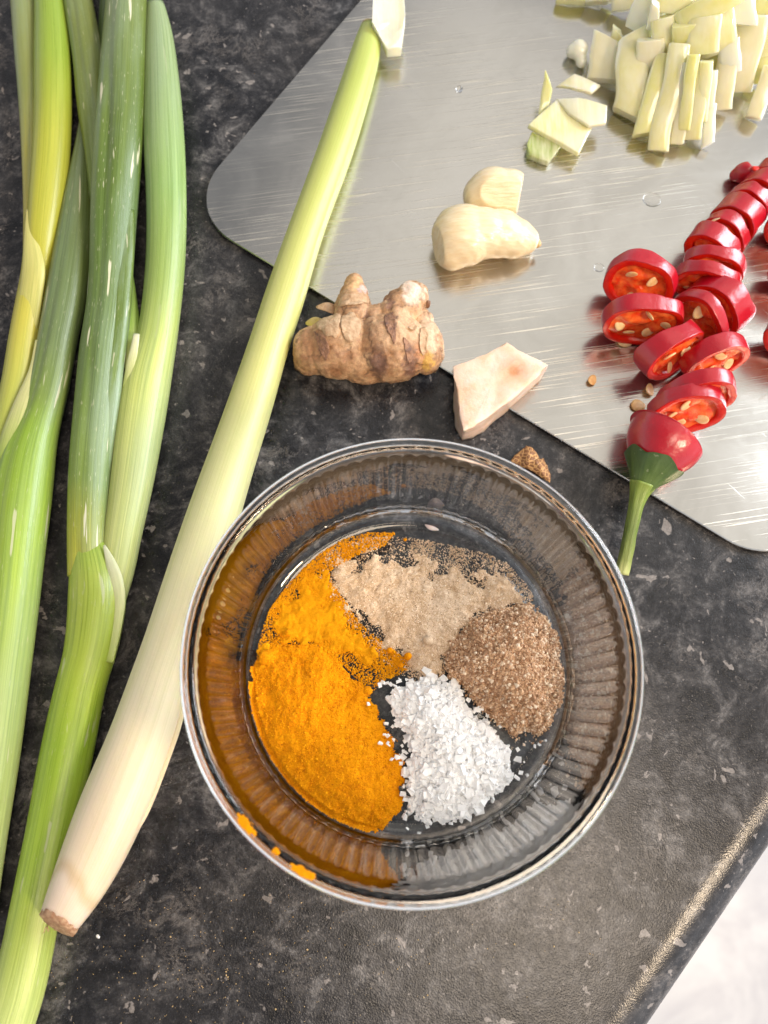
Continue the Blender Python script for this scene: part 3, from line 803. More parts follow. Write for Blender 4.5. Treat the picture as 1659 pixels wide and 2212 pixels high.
m4 = mat_stalk('side_leaf', [(0.0, (0.16, 0.29, 0.06)), (0.6, (0.27, 0.40, 0.08)), (1.0, (0.50, 0.54, 0.22))], 0.4)
onion_part('leaf', [(575, 276, 284, .55, .6), (620, 272, 292, .6, .7), (680, 268, 300, .64, .8), (737, 266, 306, .68, .8), (800, 264, 310, .72, .8)], m4, T, n=30)
m5 = mat_stalk('stalk_green', [(0.0, (0.22, 0.33, 0.045)), (0.12, (0.33, 0.40, 0.06)), (0.25, (0.30, 0.39, 0.045)), (0.42, (0.24, 0.37, 0.028)), (0.62, (0.27, 0.40, 0.04)), (0.78, (0.35, 0.44, 0.09)), (1.0, (0.48, 0.54, 0.22))], 0.6, fleck=0.4, rough=0.30, bumps=.4)
onion_part('stalk', [(1150, 152, 222, .68, .8), (1203, 149, 250, .72), (1270, 149, 273, .74), (1320, 148, 268, .74), (1404, 140, 252, .72), (1474, 123, 230, .70), (1574, 100, 211, .70), (1674, 80, 190, .70), (1774, 62, 168, .68), (1880, 40, 145, .66), (1990, 17, 124, .66), (2040, 7, 116, .66), (2140, -20, 97, .64), (2230, -50, 70, .62), (2330, -85, 40, .6)], m5, T, n=110, ridge=0.007, rk=16, seed=6.0)
m6 = mat_stalk('sheath_white', [(0.0, (0.62, 0.62, 0.42)), (0.5, (0.55, 0.57, 0.28)), (1.0, (0.36, 0.43, 0.10))], 0.35, rough=0.35)
onion_part('sheath', [(1178, 222, 228, 1.16, .4), (1210, 226, 248, 1.16, .4), (1250, 234, 266, 1.13, .4), (1300, 244, 271, 1.05, .45), (1360, 236, 262, .98, .45), (1430, 222, 246, .93, .4)], m6, T, n=34)
onion_part('sheath', [(722, 288, 302, 1.10, .4), (750, 282, 300, 1.14, .4), (790, 272, 300, 1.13, .4), (840, 264, 292, 1.05, .35)], m6, T, n=20)
m7 = mat_stalk('leaf_back', [(0.0, (0.174, 0.204, 0.054)), (1.0, (0.138, 0.194, 0.040))], 0.4, bloom=0.35, fleck=0.35)
onion_part('leaf', [(-100, 112, 178, .75), (0, 136, 200, .75), (117, 156, 222, .74), (233, 168, 236, .72), (333, 184, 240, .70), (430, 194, 244, .66)], m7, T, n=60, seg=56, seed=9.0, groove=.2)
m8 = mat_stalk('leaf_behind', [(0.0, (0.072, 0.112, 0.036)), (1.0, (0.065, 0.102, 0.032))], 0.4, bloom=0.2)
onion_part('leaf', [(-60, 220, 262, .45), (40, 214, 250, .45), (117, 212, 244, .45), (200, 214, 240, .45)], m8, T, n=20)

# ------------------------------------------------------------------ lemongrass
T = thing('lemongrass_stalk', 'pale trimmed lemongrass stalk lying across the steel board and worktop', 'lemongrass', P(430, 1100, 0.1))
m = mat_stalk('lemongrass', [(0.0, (0.42, 0.48, 0.13)), (0.10, (0.40, 0.46, 0.11)), (0.30, (0.50, 0.52, 0.16)), (0.50, (0.56, 0.55, 0.22)), (0.62, (0.62, 0.60, 0.31)), (0.72, (0.71, 0.66, 0.42)), (0.82, (0.73, 0.65, 0.45)), (0.92, (0.73, 0.62, 0.46)), (0.958, (0.73, 0.61, 0.45)), (0.966, (0.60, 0.45, 0.28)), (0.974, (0.74, 0.62, 0.50)), (1.0, (0.74, 0.60, 0.48))], 0.5, dark=(0.80, 0.82, 0.62), light=(1.14, 1.12, 1.14), rough=0.34, sss=0.2, ucount=60, bumps=0.25)
LG = [(57, 780, 818, .66), (83, 769, 829, .66), (167, 741, 812, .70), (333, 684, 764, .76), (500, 622, 702, .82), (667, 563, 654, .88), (737, 541, 629, .91), (870, 494, 594, .96), (1003, 445, 553, 1.02), (1070, 420, 534, 1.05), (1237, 362, 487, 1.12), (1404, 307, 435, 1.2), (1474, 280, 412, 1.24), (1574, 245, 386, 1.32), (1674, 200, 352, 1.4), (1774, 157, 312, 1.48), (1874, 122, 260, 1.55)]
rows = hrows([r + (0.95,) for r in LG]) + [(100, 1925, 222, 1948, 1.58, .95), (94, 1955, 196, 1972, 1.6, .95), (86, 1976, 166, 2010, 1.6, .95)]
path, rw, rh = stalk_path(rows, 130)
def shp(th, t, i):
    k = 1 + 0.012 * nz(math.cos(th) + 3, math.sin(th), t * 7)
    d = (th - 0.55 + 0.25 * t)                                # lap of the outer leaf, a low step running down the right side
    d2 = th - (2.5 + .5 * t)
    return k + (0.045 if d < 0 else 0.0) - (0.025 if d2 > 0 else 0.0)
V, F, UV = tube(path, rw * 0.985, rh * 0.985, 72, shp)
e_end = path[-1]; tv_end = path[-1] - path[-6]; tv_end /= np.linalg.norm(tv_end)
def oblique(V):
    # the root was cut on a slant: its upper rim sits further back
    d = (V - e_end) @ tv_end; w_ = np.clip((d + 0.9) / 0.9, 0, 1) ** 1.5
    k_ = np.clip((V[:, 2] - e_end[2]) / rh[-1], -1.1, 1.1)
    return V - np.outer(w_ * k_ * 0.25, tv_end)
V = oblique(V)
mk('stalk', V, F, m, T, uv=UV)
# rough brown root end and the dried top cut
mroot = mat_simple('root_brown', (0.30, 0.14, 0.07), (0.55, 0.36, 0.22), 9, 0.75, 0, 0.8, 12)
e = path[-1]; tv = path[-1] - path[-6]; tv /= np.linalg.norm(tv)
pth = np.array([e - tv * 0.10, e - tv * 0.02, e + tv * 0.07, e + tv * 0.10]); rr = np.array([1.015, 1.03, 0.98, 0.80]) * rw[-1]
def rs(th, t, i): return 1 + 0.10 * nz(math.cos(th) * 3.5, math.sin(th) * 3.5, t * 1.2) * (1 if i else 0.4)
V, F, UV = tube(pth, rr, rr * 0.95, 60, rs)
V = oblique(V)
root = mk('root_end', V, F, mroot, T, uv=UV)
for i in range(9):
    a = random.uniform(-2.6, -0.3); q = e + tv * 0.08 + np.array([math.cos(a) * .38, 0, 0]) * 1 + np.array([0, 0, random.uniform(-.3, .3)])
    d = tv + np.array([random.uniform(-.7, .7), random.uniform(-.3, .3), random.uniform(-.3, .2)])
    pt = np.array([q, q + d * 0.06, q + d * 0.10 + np.array([0.02, 0, -0.02]), q + d * 0.14])
    V, F, UV = tube(pt, np.array([.014, .012, .010, .005]), np.array([.014, .012, .010, .005]), 6)
    mk('root_hair', V, F, mroot, root)
mtop = mat_simple('dry_cut', (0.42, 0.30, 0.17), (0.62, 0.55, 0.33), 10, 0.8, 0, 0.5, 14)
e = path[0]; tv = path[0] - path[5]; tv /= np.linalg.norm(tv)
pth = np.array([e - tv * 0.03, e + tv * 0.03, e + tv * 0.10, e + tv * 0.12]); rr = np.array([1.01, 0.98, 0.78, 0.5]) * rw[0]
V, F, UV = tube(pth, rr, rr * 0.95, 40, rs)
mk('cut_top', V, F, mtop, T, uv=UV)
# torn outer leaf edge low on the right side
mtear = mat_stalk('lemongrass_skin', [(0.0, (0.62, 0.57, 0.34)), (0.6, (0.66, 0.52, 0.34)), (1.0, (0.70, 0.58, 0.42))], 0.3, dark=(0.8, 0.7, 0.5), rough=0.45)
V, F, UV = tube(*[x for x in stalk_path([(398, 1480, 410, 1484, 1.30, .6), (380, 1560, 393, 1566, 1.35, .6), (357, 1630, 369, 1636, 1.42, .6), (330, 1700, 342, 1708, 1.48, .6), (305, 1755, 318, 1764, 1.5, .5), (284, 1800, 292, 1806, 1.5, .5)], 40)], 16)
mk('outer_leaf', V, F, mtear, T, uv=UV)

# ------------------------------------------------------------------ ginger
def zg(zx, zy): return 604.8 + .2291 * zx, 570.2 + .2291 * zy
def gl(zx, zy, z, rx, ry, rz, rot=0.0):
    u, v = zg(zx, zy); return (tuple(P(u, v, z)), (rx, ry, rz), rot)
glob = [gl(580, 780, .95, 1.08, .90, .86, R(10)), gl(1040, 790, 1.0, 1.12, .98, .92, R(-6)), gl(330, 820, .82, .60, .66, .66), gl(1370, 790, .86, .50, .76, .66), gl(280, 900, .6, .42, .42, .5), gl(820, 900, .8, 1.0, .66, .7),
        gl(700, 520, 1.0, .56, .5, .62), gl(695, 400, 1.0, .50, .45, .55), gl(700, 290, 1.0, .38, .38, .42), gl(705, 200, 1.0, .24, .30, .28),
        gl(1080, 540, 1.02, .58, .55, .66), gl(1150, 430, 1.05, .56, .55, .60), gl(1240, 330, 1.08, .44, .42, .48), gl(1270, 270, 1.08, .33, .28, .36, R(-35)), gl(900, 560, .95, .5, .5, .6), gl(1330, 560, .85, .3, .4, .4)]
V, F, N = blob(glob, 0.045, 9)
V = V + N * 0.06
GV = V.copy()
cen = P(*zg(800, 780), 1.0)
zxy = np.zeros((len(V), 2))
def toz(p):
    d = (p[0], p[1], p[2] - CAM_H); y = d[1] * _c + d[2] * _s; zz = -d[1] * _s + d[2] * _c
    u = 829.5 + 1661 * d[0] / -zz; v = 1106 - 1661 * y / -zz
    return (u - 604.8) / .2291, (v - 570.2) / .2291
colr = np.zeros((len(V), 3))
tan, lt, br, dk = np.array((0.42, 0.225, 0.105)), np.array((0.60, 0.39, 0.23)), np.array((0.21, 0.088, 0.038)), np.array((0.12, 0.055, 0.04))
patches = [(940, 930, 90, 150, dk, .85), (1230, 920, 70, 190, dk, .8), (1040, 570, 60, 110, dk, .8), (1040, 330, 40, 90, dk * 1.6, .7), (880, 760, 60, 160, br, .5), (620, 860, 120, 50, br, .5), (830, 520, 35, 60, dk, .7), (400, 760, 40, 110, dk * 1.8, .6), (1230, 560, 140, 160, lt, .8), (1260, 270, 110, 110, np.array((.78, .62, .50)), .9),
           (1400, 700, 90, 200, np.array((.74, .55, .38)), .7), (1390, 920, 55, 90, np.array((.62, .36, .07)), .85), (690, 190, 80, 80, np.array((.72, .42, .20)), .8), (660, 640, 110, 150, np.array((.52, .35, .20)), .5), (780, 250, 50, 40, np.array((.66, .5, .5)), .6), (300, 900, 130, 60, br, .6), (1320, 830, 50, 110, np.array((.46, .20, .09)), .8), (500, 1000, 130, 60, br, .5)]
for i in range(len(V)):
    p = V[i]; q = Vector(p)
    zx, zy = toz(p)
    n1 = mnoise.fractal(q * 2.2, 1.0, 2.0, 5); n2 = mnoise.fractal(q * 7.0 + Vector((9, 2, 4)), 1.0, 2.0, 4)
    # growth rings across the root: low overlapping steps
    ring = (zx + 210 * n1 - 0.30 * (zy - 700) + 60) / 310.0 if zy > 450 else (zy + 90 * n1) / 190.0
    fr = ring - math.floor(ring)
    amp = 0.03 * max(0, min(1, 0.45 + 1.4 * nz(p[0] * .9, p[1] * .9, 4)))
    step = amp * (1 - fr) if fr > 0.08 else amp * fr / 0.08
    GV[i] = p + N[i] * (step + 0.055 * n1 + 0.022 * n2)
    c = tan + (lt - tan) * max(0, min(1, 0.5 + 0.9 * n1)) * 0.6
    c = c + (br - c) * max(0, min(1, 0.35 + 1.3 * n2 - 0.5 * n1)) * 0.45
    if (fr < 0.06 or fr > 0.98) and amp > .015: c = c * 0.5
    for (px, py, sx, sy, cc, am) in patches:
        e_ = ((zx - px + 45 * n2) / sx) ** 2 + ((zy - py + 45 * n1) / sy) ** 2
        if e_ < 2.2: c = c + (cc - c) * am * max(0, min(1, 1.35 - e_))
    colr[i] = c
GV[:, 2] = np.maximum(GV[:, 2], 0.02)
mg = Mat('ginger_skin', rough=0.55)
fv = mg.obj()
fib = mg.noise(fv, 11, 5, 0.7)
mg.set('color', mg.mix(0.45, mg.attr(), mg.ramp(fib, [(0.3, 0.22), (0.5, 0.5), (0.7, 0.80)]), 'OVERLAY'))
mg.set('normal', mg.bump(fib, 0.5, 0.0008)); mg.set('sss', 0.08); mg.set('ssss', 0.002)
T = thing('ginger_root', 'knobbly brown fresh ginger root beside the lemongrass, partly on the board', 'ginger', (cen[0], cen[1], 0.02))
mk('root', GV, F, mg.m, T, col=colr)
bvh = BVHTree.FromPolygons([Vector(p) for p in GV], F)
mpeel = mat_simple('ginger_peel', (0.40, 0.24, 0.13), (0.56, 0.39, 0.24), 6, 0.6, 0, 0.5, 14)
mpeel_d = mat_simple('ginger_peel_dark', (0.15, 0.075, 0.05), (0.34, 0.17, 0.09), 6, 0.55, 0, 0.6, 14)
def flake(pts, mat, lift=0.05, curl=0.0, name='peel_scale'):
    """a dry scale of skin lying on the root: outline in close-up pixels"""
    pl = [tuple(P(*zg(x, y), 1.5)[:2]) for x, y in pts]
    for _ in range(2):                                        # round the outline off
        pl = [tuple(q) for i in range(len(pl)) for q in (np.array(pl[i]) * .75 + np.array(pl[(i + 1) % len(pl)]) * .25, np.array(pl[i]) * .25 + np.array(pl[(i + 1) % len(pl)]) * .75)]
    pl = [(x + .05 * nz(x * 7, y * 7, 1), y + .05 * nz(x * 7, y * 7, 6)) for x, y in pl]
    pa = np.array(pl); c = pa.mean(0)
    rings_, n = 6, len(pl) * 2
    out = []
    for i in range(len(pl)):
        a, b = pa[i], pa[(i + 1) % len(pl)]
        for t in range(2): out.append(a + (b - a) * t / 2)
    out = np.array(out)
    V, F = [], []
    for layer in (1, 0):
        for k in range(rings_ + 1):
            f = k / rings_
            for i in range(n):
                q = c + (out[i] - c) * f
                hit = bvh.ray_cast(Vector((q[0], q[1], 5)), Vector((0, 0, -1)))[0]
                z = hit.z if hit else 0.3
                V.append((q[0], q[1], z + lift * (0.45 + 0.3 * (1 - f)) + curl * f ** 3 - (0 if layer else 0.015)))
    m_ = (rings_ + 1) * n
    for k in range(rings_):
        for i in range(n):
            a, b = k * n + i, k * n + (i + 1) % n
            F.append((a, b, b + n, a + n)); F.append((a + m_, a + n + m_, b + n + m_, b + m_))
    for i in range(n):
        a, b = rings_ * n + i, rings_ * n + (i + 1) % n
        F.append((a, b, b + m_, a + m_))
    return mk(name, V, F, mat, T)
flake([(570, 560), (640, 480), (700, 480), (750, 540), (775, 620), (760, 700), (690, 800), (630, 780), (580, 700)], mpeel, 0.05, 0.015)
flake([(330, 560), (420, 470), (540, 470), (590, 520), (560, 640), (560, 760), (470, 740), (360, 650)], mpeel, 0.045, 0.02)
flake([(320, 650), (370, 690), (450, 770), (480, 850), (430, 930), (380, 840)], mpeel_d, 0.05, 0.03)
flake([(980, 520), (1030, 490), (1085, 500), (1095, 640), (1085, 860), (1040, 760), (990, 640)], mpeel_d, 0.03, 0.015)
flake([(1150, 740), (1220, 790), (1255, 860), (1250, 930), (1215, 950), (1180, 860)], mpeel_d, 0.03, 0.015)
flake([(1210, 640), (1300, 610), (1280, 670), (1220, 680)], mpeel, 0.05, 0.05)
flake([(560, 320), (640, 300), (760, 300), (860, 310), (800, 400), (640, 420), (540, 400)], mpeel, 0.04, 0.02)
flake([(1320, 620), (1370, 600), (1400, 680), (1380, 820), (1340, 880), (1310, 760)], mpeel, 0.04, 0.03)
# curls standing off the silhouette
def curl(a, b, w, zz, mat, bow=0.1, name='peel_curl'):
    A, B = P(*zg(*a), zz), P(*zg(*b), zz + 0.1)
    mid = (A + B) / 2 + np.array([0, 0, bow])
    pp = catmull(np.array([A, mid, B]), 10); r_ = w * np.sin(np.linspace(0.9, 2.95, 10))
    V, F, UV = tube(pp, r_, np.maximum(r_ * 0.12, 0.008), 14)
    mk(name, V, F, mat, T, uv=UV)
curl((540, 440), (340, 405), 0.17, .9, mpeel, .12)
curl((1370, 400), (1415, 350), 0.13, 1.1, mpeel_d, .05)
curl((400, 560), (240, 560), 0.2, .55, mat_simple('ginger_bud_green', (.50, .42, .08), (.62, .5, .2)), .05, 'bud')

# ------------------------------------------------------------------ garlic
def zq(zx, zy): return 898.6 + .1875 * zx, 345.6 + .1875 * zy
def gq(zx, zy, z, rx, ry, rz, rot=0.0): return (tuple(P(*zq(zx, zy), z)), (rx, ry, rz), rot)
mgar = Mat('garlic_flesh', rough=0.2)
gv = mgar.obj()
mp_ = mgar.node('ShaderNodeMapping', {'Vector': gv, 'Scale': (1.0, 7, 3), 'Rotation': (0, 0, R(-28))}).outputs[0]
gf = mgar.noise(mp_, 1.3, 4, 0.6)
mgar.set('color', mgar.mix(mgar.ramp(gf, [(0.3, 0.0), (0.7, 1.0)]), (0.73, 0.57, 0.34), (0.80, 0.68, 0.47)))
mgar.set('sss', 0.25); mgar.set('sssr', (1, .7, .35)); mgar.set('ssss', 0.003); mgar.set('normal', mgar.bump(gf, 0.3, 0.001))
T = thing('garlic_clove', 'whole peeled garlic clove with brown root tip, in front on the board', 'garlic', (*P(*zq(760, 1000), BZ)[:2], BZ))
lob = [gq(540, 870, 1.0, .92, .92, .78, R(-12)), gq(430, 1000, .85, .62, .68, .6), gq(760, 850, 1.0, .80, .72, .72), gq(950, 850, .92, .76, .70, .64), gq(1120, 905, .82, .62, .56, .54), gq(1240, 930, .76, .42, .40, .42)]
V, F, N = blob(lob, 0.05, 26)
V = V + N * 0.07
a_, b_ = P(*zq(190, 880), .9), P(*zq(350, 1290), .9); dd = b_ - a_
V = clip(V, a_, (dd[1], -dd[0], 0.25) if dd[1] < 0 else (-dd[1], dd[0], 0.25))
for i in range(len(V)): V[i] += N[i] * 0.03 * nz(*(V[i] * 1.6)) + N[i] * 0.015 * nz(V[i][0] * 3 + V[i][1] * 6, V[i][1] * 1.5 - V[i][0] * .7, 3)
V[:, 2] = np.maximum(V[:, 2], BZ + 0.01)
mk('clove', V, F, mgar.m, T)
mtip = mat_simple('garlic_root', (.45, .27, .10), (.70, .52, .30), 8, .6, .2, .4)
pp = catmull(np.array([P(*zq(1330, 950), .75), P(*zq(1390, 960), .74), P(*zq(1425, 1000), .7)]), 10)
V, F, UV = tube(pp, np.linspace(.24, .07, 10), np.linspace(.2, .07, 10), 16, lambda th, t, i: 1 + .2 * nz(math.cos(th) * 2, math.sin(th) * 2, t * 3))
mk('root_tip', V, F, mtip, T, uv=UV)
T = thing('garlic_clove', 'halved garlic clove with flat cut side, behind the whole clove', 'garlic', (*P(*zq(920, 520), BZ)[:2], BZ))
lob = [gq(900, 360, .85, .88, .74, .72), gq(760, 400, .75, .62, .58, .6), gq(1060, 370, .85, .70, .72, .68)]
V, F, N = blob(lob, 0.05, 10)
a_, b_ = P(*zq(1238, 200), .9), P(*zq(1150, 640), .9); dd = b_ - a_
nn = np.array([-dd[1], dd[0], 0]); nn = nn if nn[0] > 0 else -nn
V = clip(V, a_, nn + np.array([0, 0, 0.12]))
a_ = P(*zq(900, 330), 1.35); V = clip(V, a_, (0.05, -0.75, 1.0))
for i in range(len(V)): V[i] += N[i] * 0.02 * nz(*(V[i] * 2.2))
V[:, 2] = np.maximum(V[:, 2], BZ + 0.01)
mk('clove', V, F, mgar.m, T)

# ------------------------------------------------------------------ galangal slab
def zs(zx, zy): return 950.4 + .16667 * zx, 708.5 + .16667 * zy
top = [(170, 500), (390, 420), (600, 340), (740, 260), (870, 180), (1000, 280), (1120, 340), (1270, 410), (1400, 480), (1250, 640), (1080, 790), (930, 920), (740, 1050), (560, 1190), (430, 1270), (310, 1330), (270, 1160), (250, 1000), (240, 800), (185, 640)]
bot = [(180, 520), (395, 430), (600, 350), (740, 270), (868, 200), (1000, 300), (1120, 360), (1270, 430), (1385, 510), (1300, 680), (1110, 860), (920, 1030), (740, 1190), (560, 1350), (430, 1420), (285, 1455), (195, 1270), (168, 1050), (172, 860), (185, 660)]
T = thing('galangal_piece', 'pale pinkish peeled galangal wedge resting on the board edge', 'galangal', (*P(*zs(560, 900), 0.1)[:2], 0.1))
def loft(rings_, sub=5):
    V, F = [], []
    m_ = len(rings_[0]) * 1
    for r_ in rings_:
        for q in r_: V.append(q)
    for k in range(len(rings_) - 1):
        for i in range(m_):
            j = (i + 1) % m_
            F.append((k * m_ + i, k * m_ + j, (k + 1) * m_ + j, (k + 1) * m_ + i))
    F.append(tuple(range(m_))[::-1]); F.append(tuple(range((len(rings_) - 1) * m_, len(rings_) * m_)))
    return V, F
def dens(L, k=4):
    L = np.array(L, float); n = len(L); out = []
    for i in range(n):
        for t in range(k): out.append(L[i] + (L[(i + 1) % n] - L[i]) * t / k)
    return np.array(out)
tp, bt = dens(top), dens(bot)
zt = lambda q: 1.42 - 0.30 * (q[1] - 180) / 1270
zb = lambda q: 0.28 if q[1] < 800 else 0.28 - 0.22 * min(1, (q[1] - 800) / 400)
ctr = tp.mean(0)
rings_ = []
B3 = np.array([P(*zs(*q), zb(q)) for q in bt]); T3 = np.array([P(*zs(*q), zt(q)) for q in tp])
for f in np.linspace(0, 1, 9):
    rg = B3 + (T3 - B3) * f
    rg = rg + np.array([[0.035 * nz(p[0] * 4, p[1] * 4, p[2] * 4), 0.035 * nz(p[0] * 4 + 9, p[1] * 4, p[2] * 4), 0] for p in rg])
    rings_.append(rg)
c3 = T3.mean(0)
for f in (0.985, 0.96, 0.9, 0.8, 0.66, 0.5, 0.35, 0.2, 0.08):
    rg = c3 + (T3 - c3) * f
    rg[:, 2] = T3[:, 2] * f + c3[2] * (1 - f)
    for i, p in enumerate(rg):
        rg[i, 2] += 0.02 * (1 - max(0, (f - 0.93) / 0.055)) + 0.06 * mnoise.fractal(Vector((p[0] * 1.4, p[1] * 1.4, 2)), 1, 2, 4) * min(1, (1 - f) * 8)
        h = P(*zs(950, 570), 1.3); dd = math.hypot(p[0] - h[0], p[1] - h[1]); rg[i, 2] -= 0.10 * math.exp(-(dd / 0.16) ** 2)
    rings_.append(rg)
V, F = loft(rings_)
mgal = Mat('galangal_flesh', rough=0.22)
gv = mgal.obj()
h = P(*zs(950, 560), 1.3) - P(*zs(560, 900), 0.1)
dist = mgal.node('ShaderNodeVectorMath', {0: gv, 1: tuple(h[:2]) + (1.2,)}, operation='DISTANCE').outputs['Value']
gn = mgal.noise(gv, 2.2, 5, 0.6)
c = mgal.mix(mgal.ramp(gn, [(.35, 0.), (.65, 1.)]), (0.78, 0.60, 0.51), (0.74, 0.51, 0.36))
c = mgal.mix(mgal.ramp(mgal.math('ADD', dist, mgal.math('MULTIPLY', gn, 0.25)), [(0.22, 0.9), (0.34, 0.45), (0.62, 0.0)]), c, (0.56, 0.25, 0.11))
mgal.set('color', c); mgal.set('sss', 0.5); mgal.set('sssr', (1, .6, .4)); mgal.set('ssss', 0.003)
mgal.set('normal', mgal.bump(mgal.noise(gv, 9, 4, .65), 0.25, 0.0008))
mk('flesh', V, F, mgal.m, T)

# ------------------------------------------------------------------ papery ginger scrap on the worktop
ms = Mat('papery_skin', rough=0.55)
sv = ms.obj()
edge = ms.voro(sv, 7.0, 'DISTANCE_TO_EDGE')
ms.set('color', ms.mix(ms.ramp(edge, [(0.03, 1.0), (0.10, 0.0)]), ms.mix(ms.noise(sv, 3, 4), (0.13, 0.06, 0.03), (0.36, 0.17, 0.07)), (0.62, 0.36, 0.15)))
ms.set('normal', ms.bump(edge, 0.5, 0.0008))
out = [(1104, 992), (1115, 978), (1128, 968), (1140, 958), (1152, 962), (1162, 975), (1170, 988), (1178, 985), (1186, 1000), (1192, 1022), (1190, 1040), (1178, 1032), (1160, 1018), (1140, 1008), (1120, 1000)]
pl = dens([tuple(P(u, v, 0.3)[:2]) for u, v in out], 3); c2 = pl.mean(0)
V, F = [], []
n = len(pl)
for layer in (1, 0):
    for k in range(8):
        f = k / 7
        for q in pl:
            p = c2 + (q - c2) * max(f, 0.02)
            V.append((p[0], p[1], 0.32 + 0.24 * nz(p[0] * 1.6, p[1] * 1.6, 5) - 0.20 * f * f + 0.08 * nz(p[0] * 6, p[1] * 6) + (0.012 if layer else 0)))
mm = 8 * n
for k in range(7):
    for i in range(n):
        a, b = k * n + i, k * n + (i + 1) % n
        F.append((a, b, b + n, a + n)); F.append((a + mm, a + n + mm, b + n + mm, b + mm))
for i in range(n):
    a, b = 7 * n + i, 7 * n + (i + 1) % n; F.append((a, b, b + mm, a + mm))
V = np.array(V); V[:, 2] = np.maximum(V[:, 2], 0.01)
tag(mk('skin_scrap', V, F, ms.m, base=(c2[0], c2[1], 0)), 'curled brown papery scrap of skin behind the ramekin', 'scrap')

# ------------------------------------------------------------------ chilli
mskin = Mat('chilli_skin', rough=0.24, spec=0.85)
cv = mskin.obj()
mskin.set('color', mskin.mix(mskin.noise(cv, 1.6, 3), (0.34, 0.003, 0.012), (0.47, 0.006, 0.019)))
mskin.set('normal', mskin.bump(mskin.noise(cv, 4.5, 5, .65), 0.22, 0.0008)); mskin.set('sss', .1); mskin.set('sssr', (1, .1, .1)); mskin.set('ssss', .0015)
mflesh = mat_simple('chilli_flesh', (0.60, 0.008, 0.005), (0.70, 0.026, 0.008), 4, 0.24, 0.35, 0.25, 7, 0.002)
mpith = mat_simple('chilli_pith', (0.78, 0.045, 0.009), (0.87, 0.19, 0.04), 5, 0.2, 0.0, 0.5, 7, 0.002)
mseed = mat_simple('chilli_seed', (0.74, 0.48, 0.20), (0.84, 0.64, 0.36), 7, 0.35, 0.3, 0.2, 12, 0.001)
mseed2 = mat_simple('chilli_seed_dry', (0.56, 0.30, 0.11), (0.72, 0.46, 0.20), 7, 0.4, 0.2, 0.2, 12, 0.001)
def seed_mesh(name, mat):
    bmx = bmesh.new(); bmesh.ops.create_uvsphere(bmx, u_segments=18, v_segments=12, radius=1)
    for v_ in bmx.verts:
        x, y, z = v_.co
        k_ = 1 - 0.22 * x
        rim = 0.75 + 0.25 * min(1, (x * x + y * y) * 1.2)
        v_.co = Vector((x * 0.21, y * 0.165 * k_, z * 0.052 * rim)) * K
    for f in bmx.faces: f.smooth = True
    me = bpy.data.meshes.new(name); bmx.to_mesh(me); bmx.free(); me.materials.append(mat); return me
SEED, SEED2 = seed_mesh('seed', mseed), seed_mesh('seed_dry', mseed2)

def frame(az, el):
    a = np.array([math.cos(R(az)) * math.cos(R(el)), math.sin(R(az)) * math.cos(R(el)), math.sin(R(el))])
    s = np.cross(np.array([0, 0, 1.0]), a); s /= np.linalg.norm(s)
    u = np.cross(a, s)
    return a, s, u

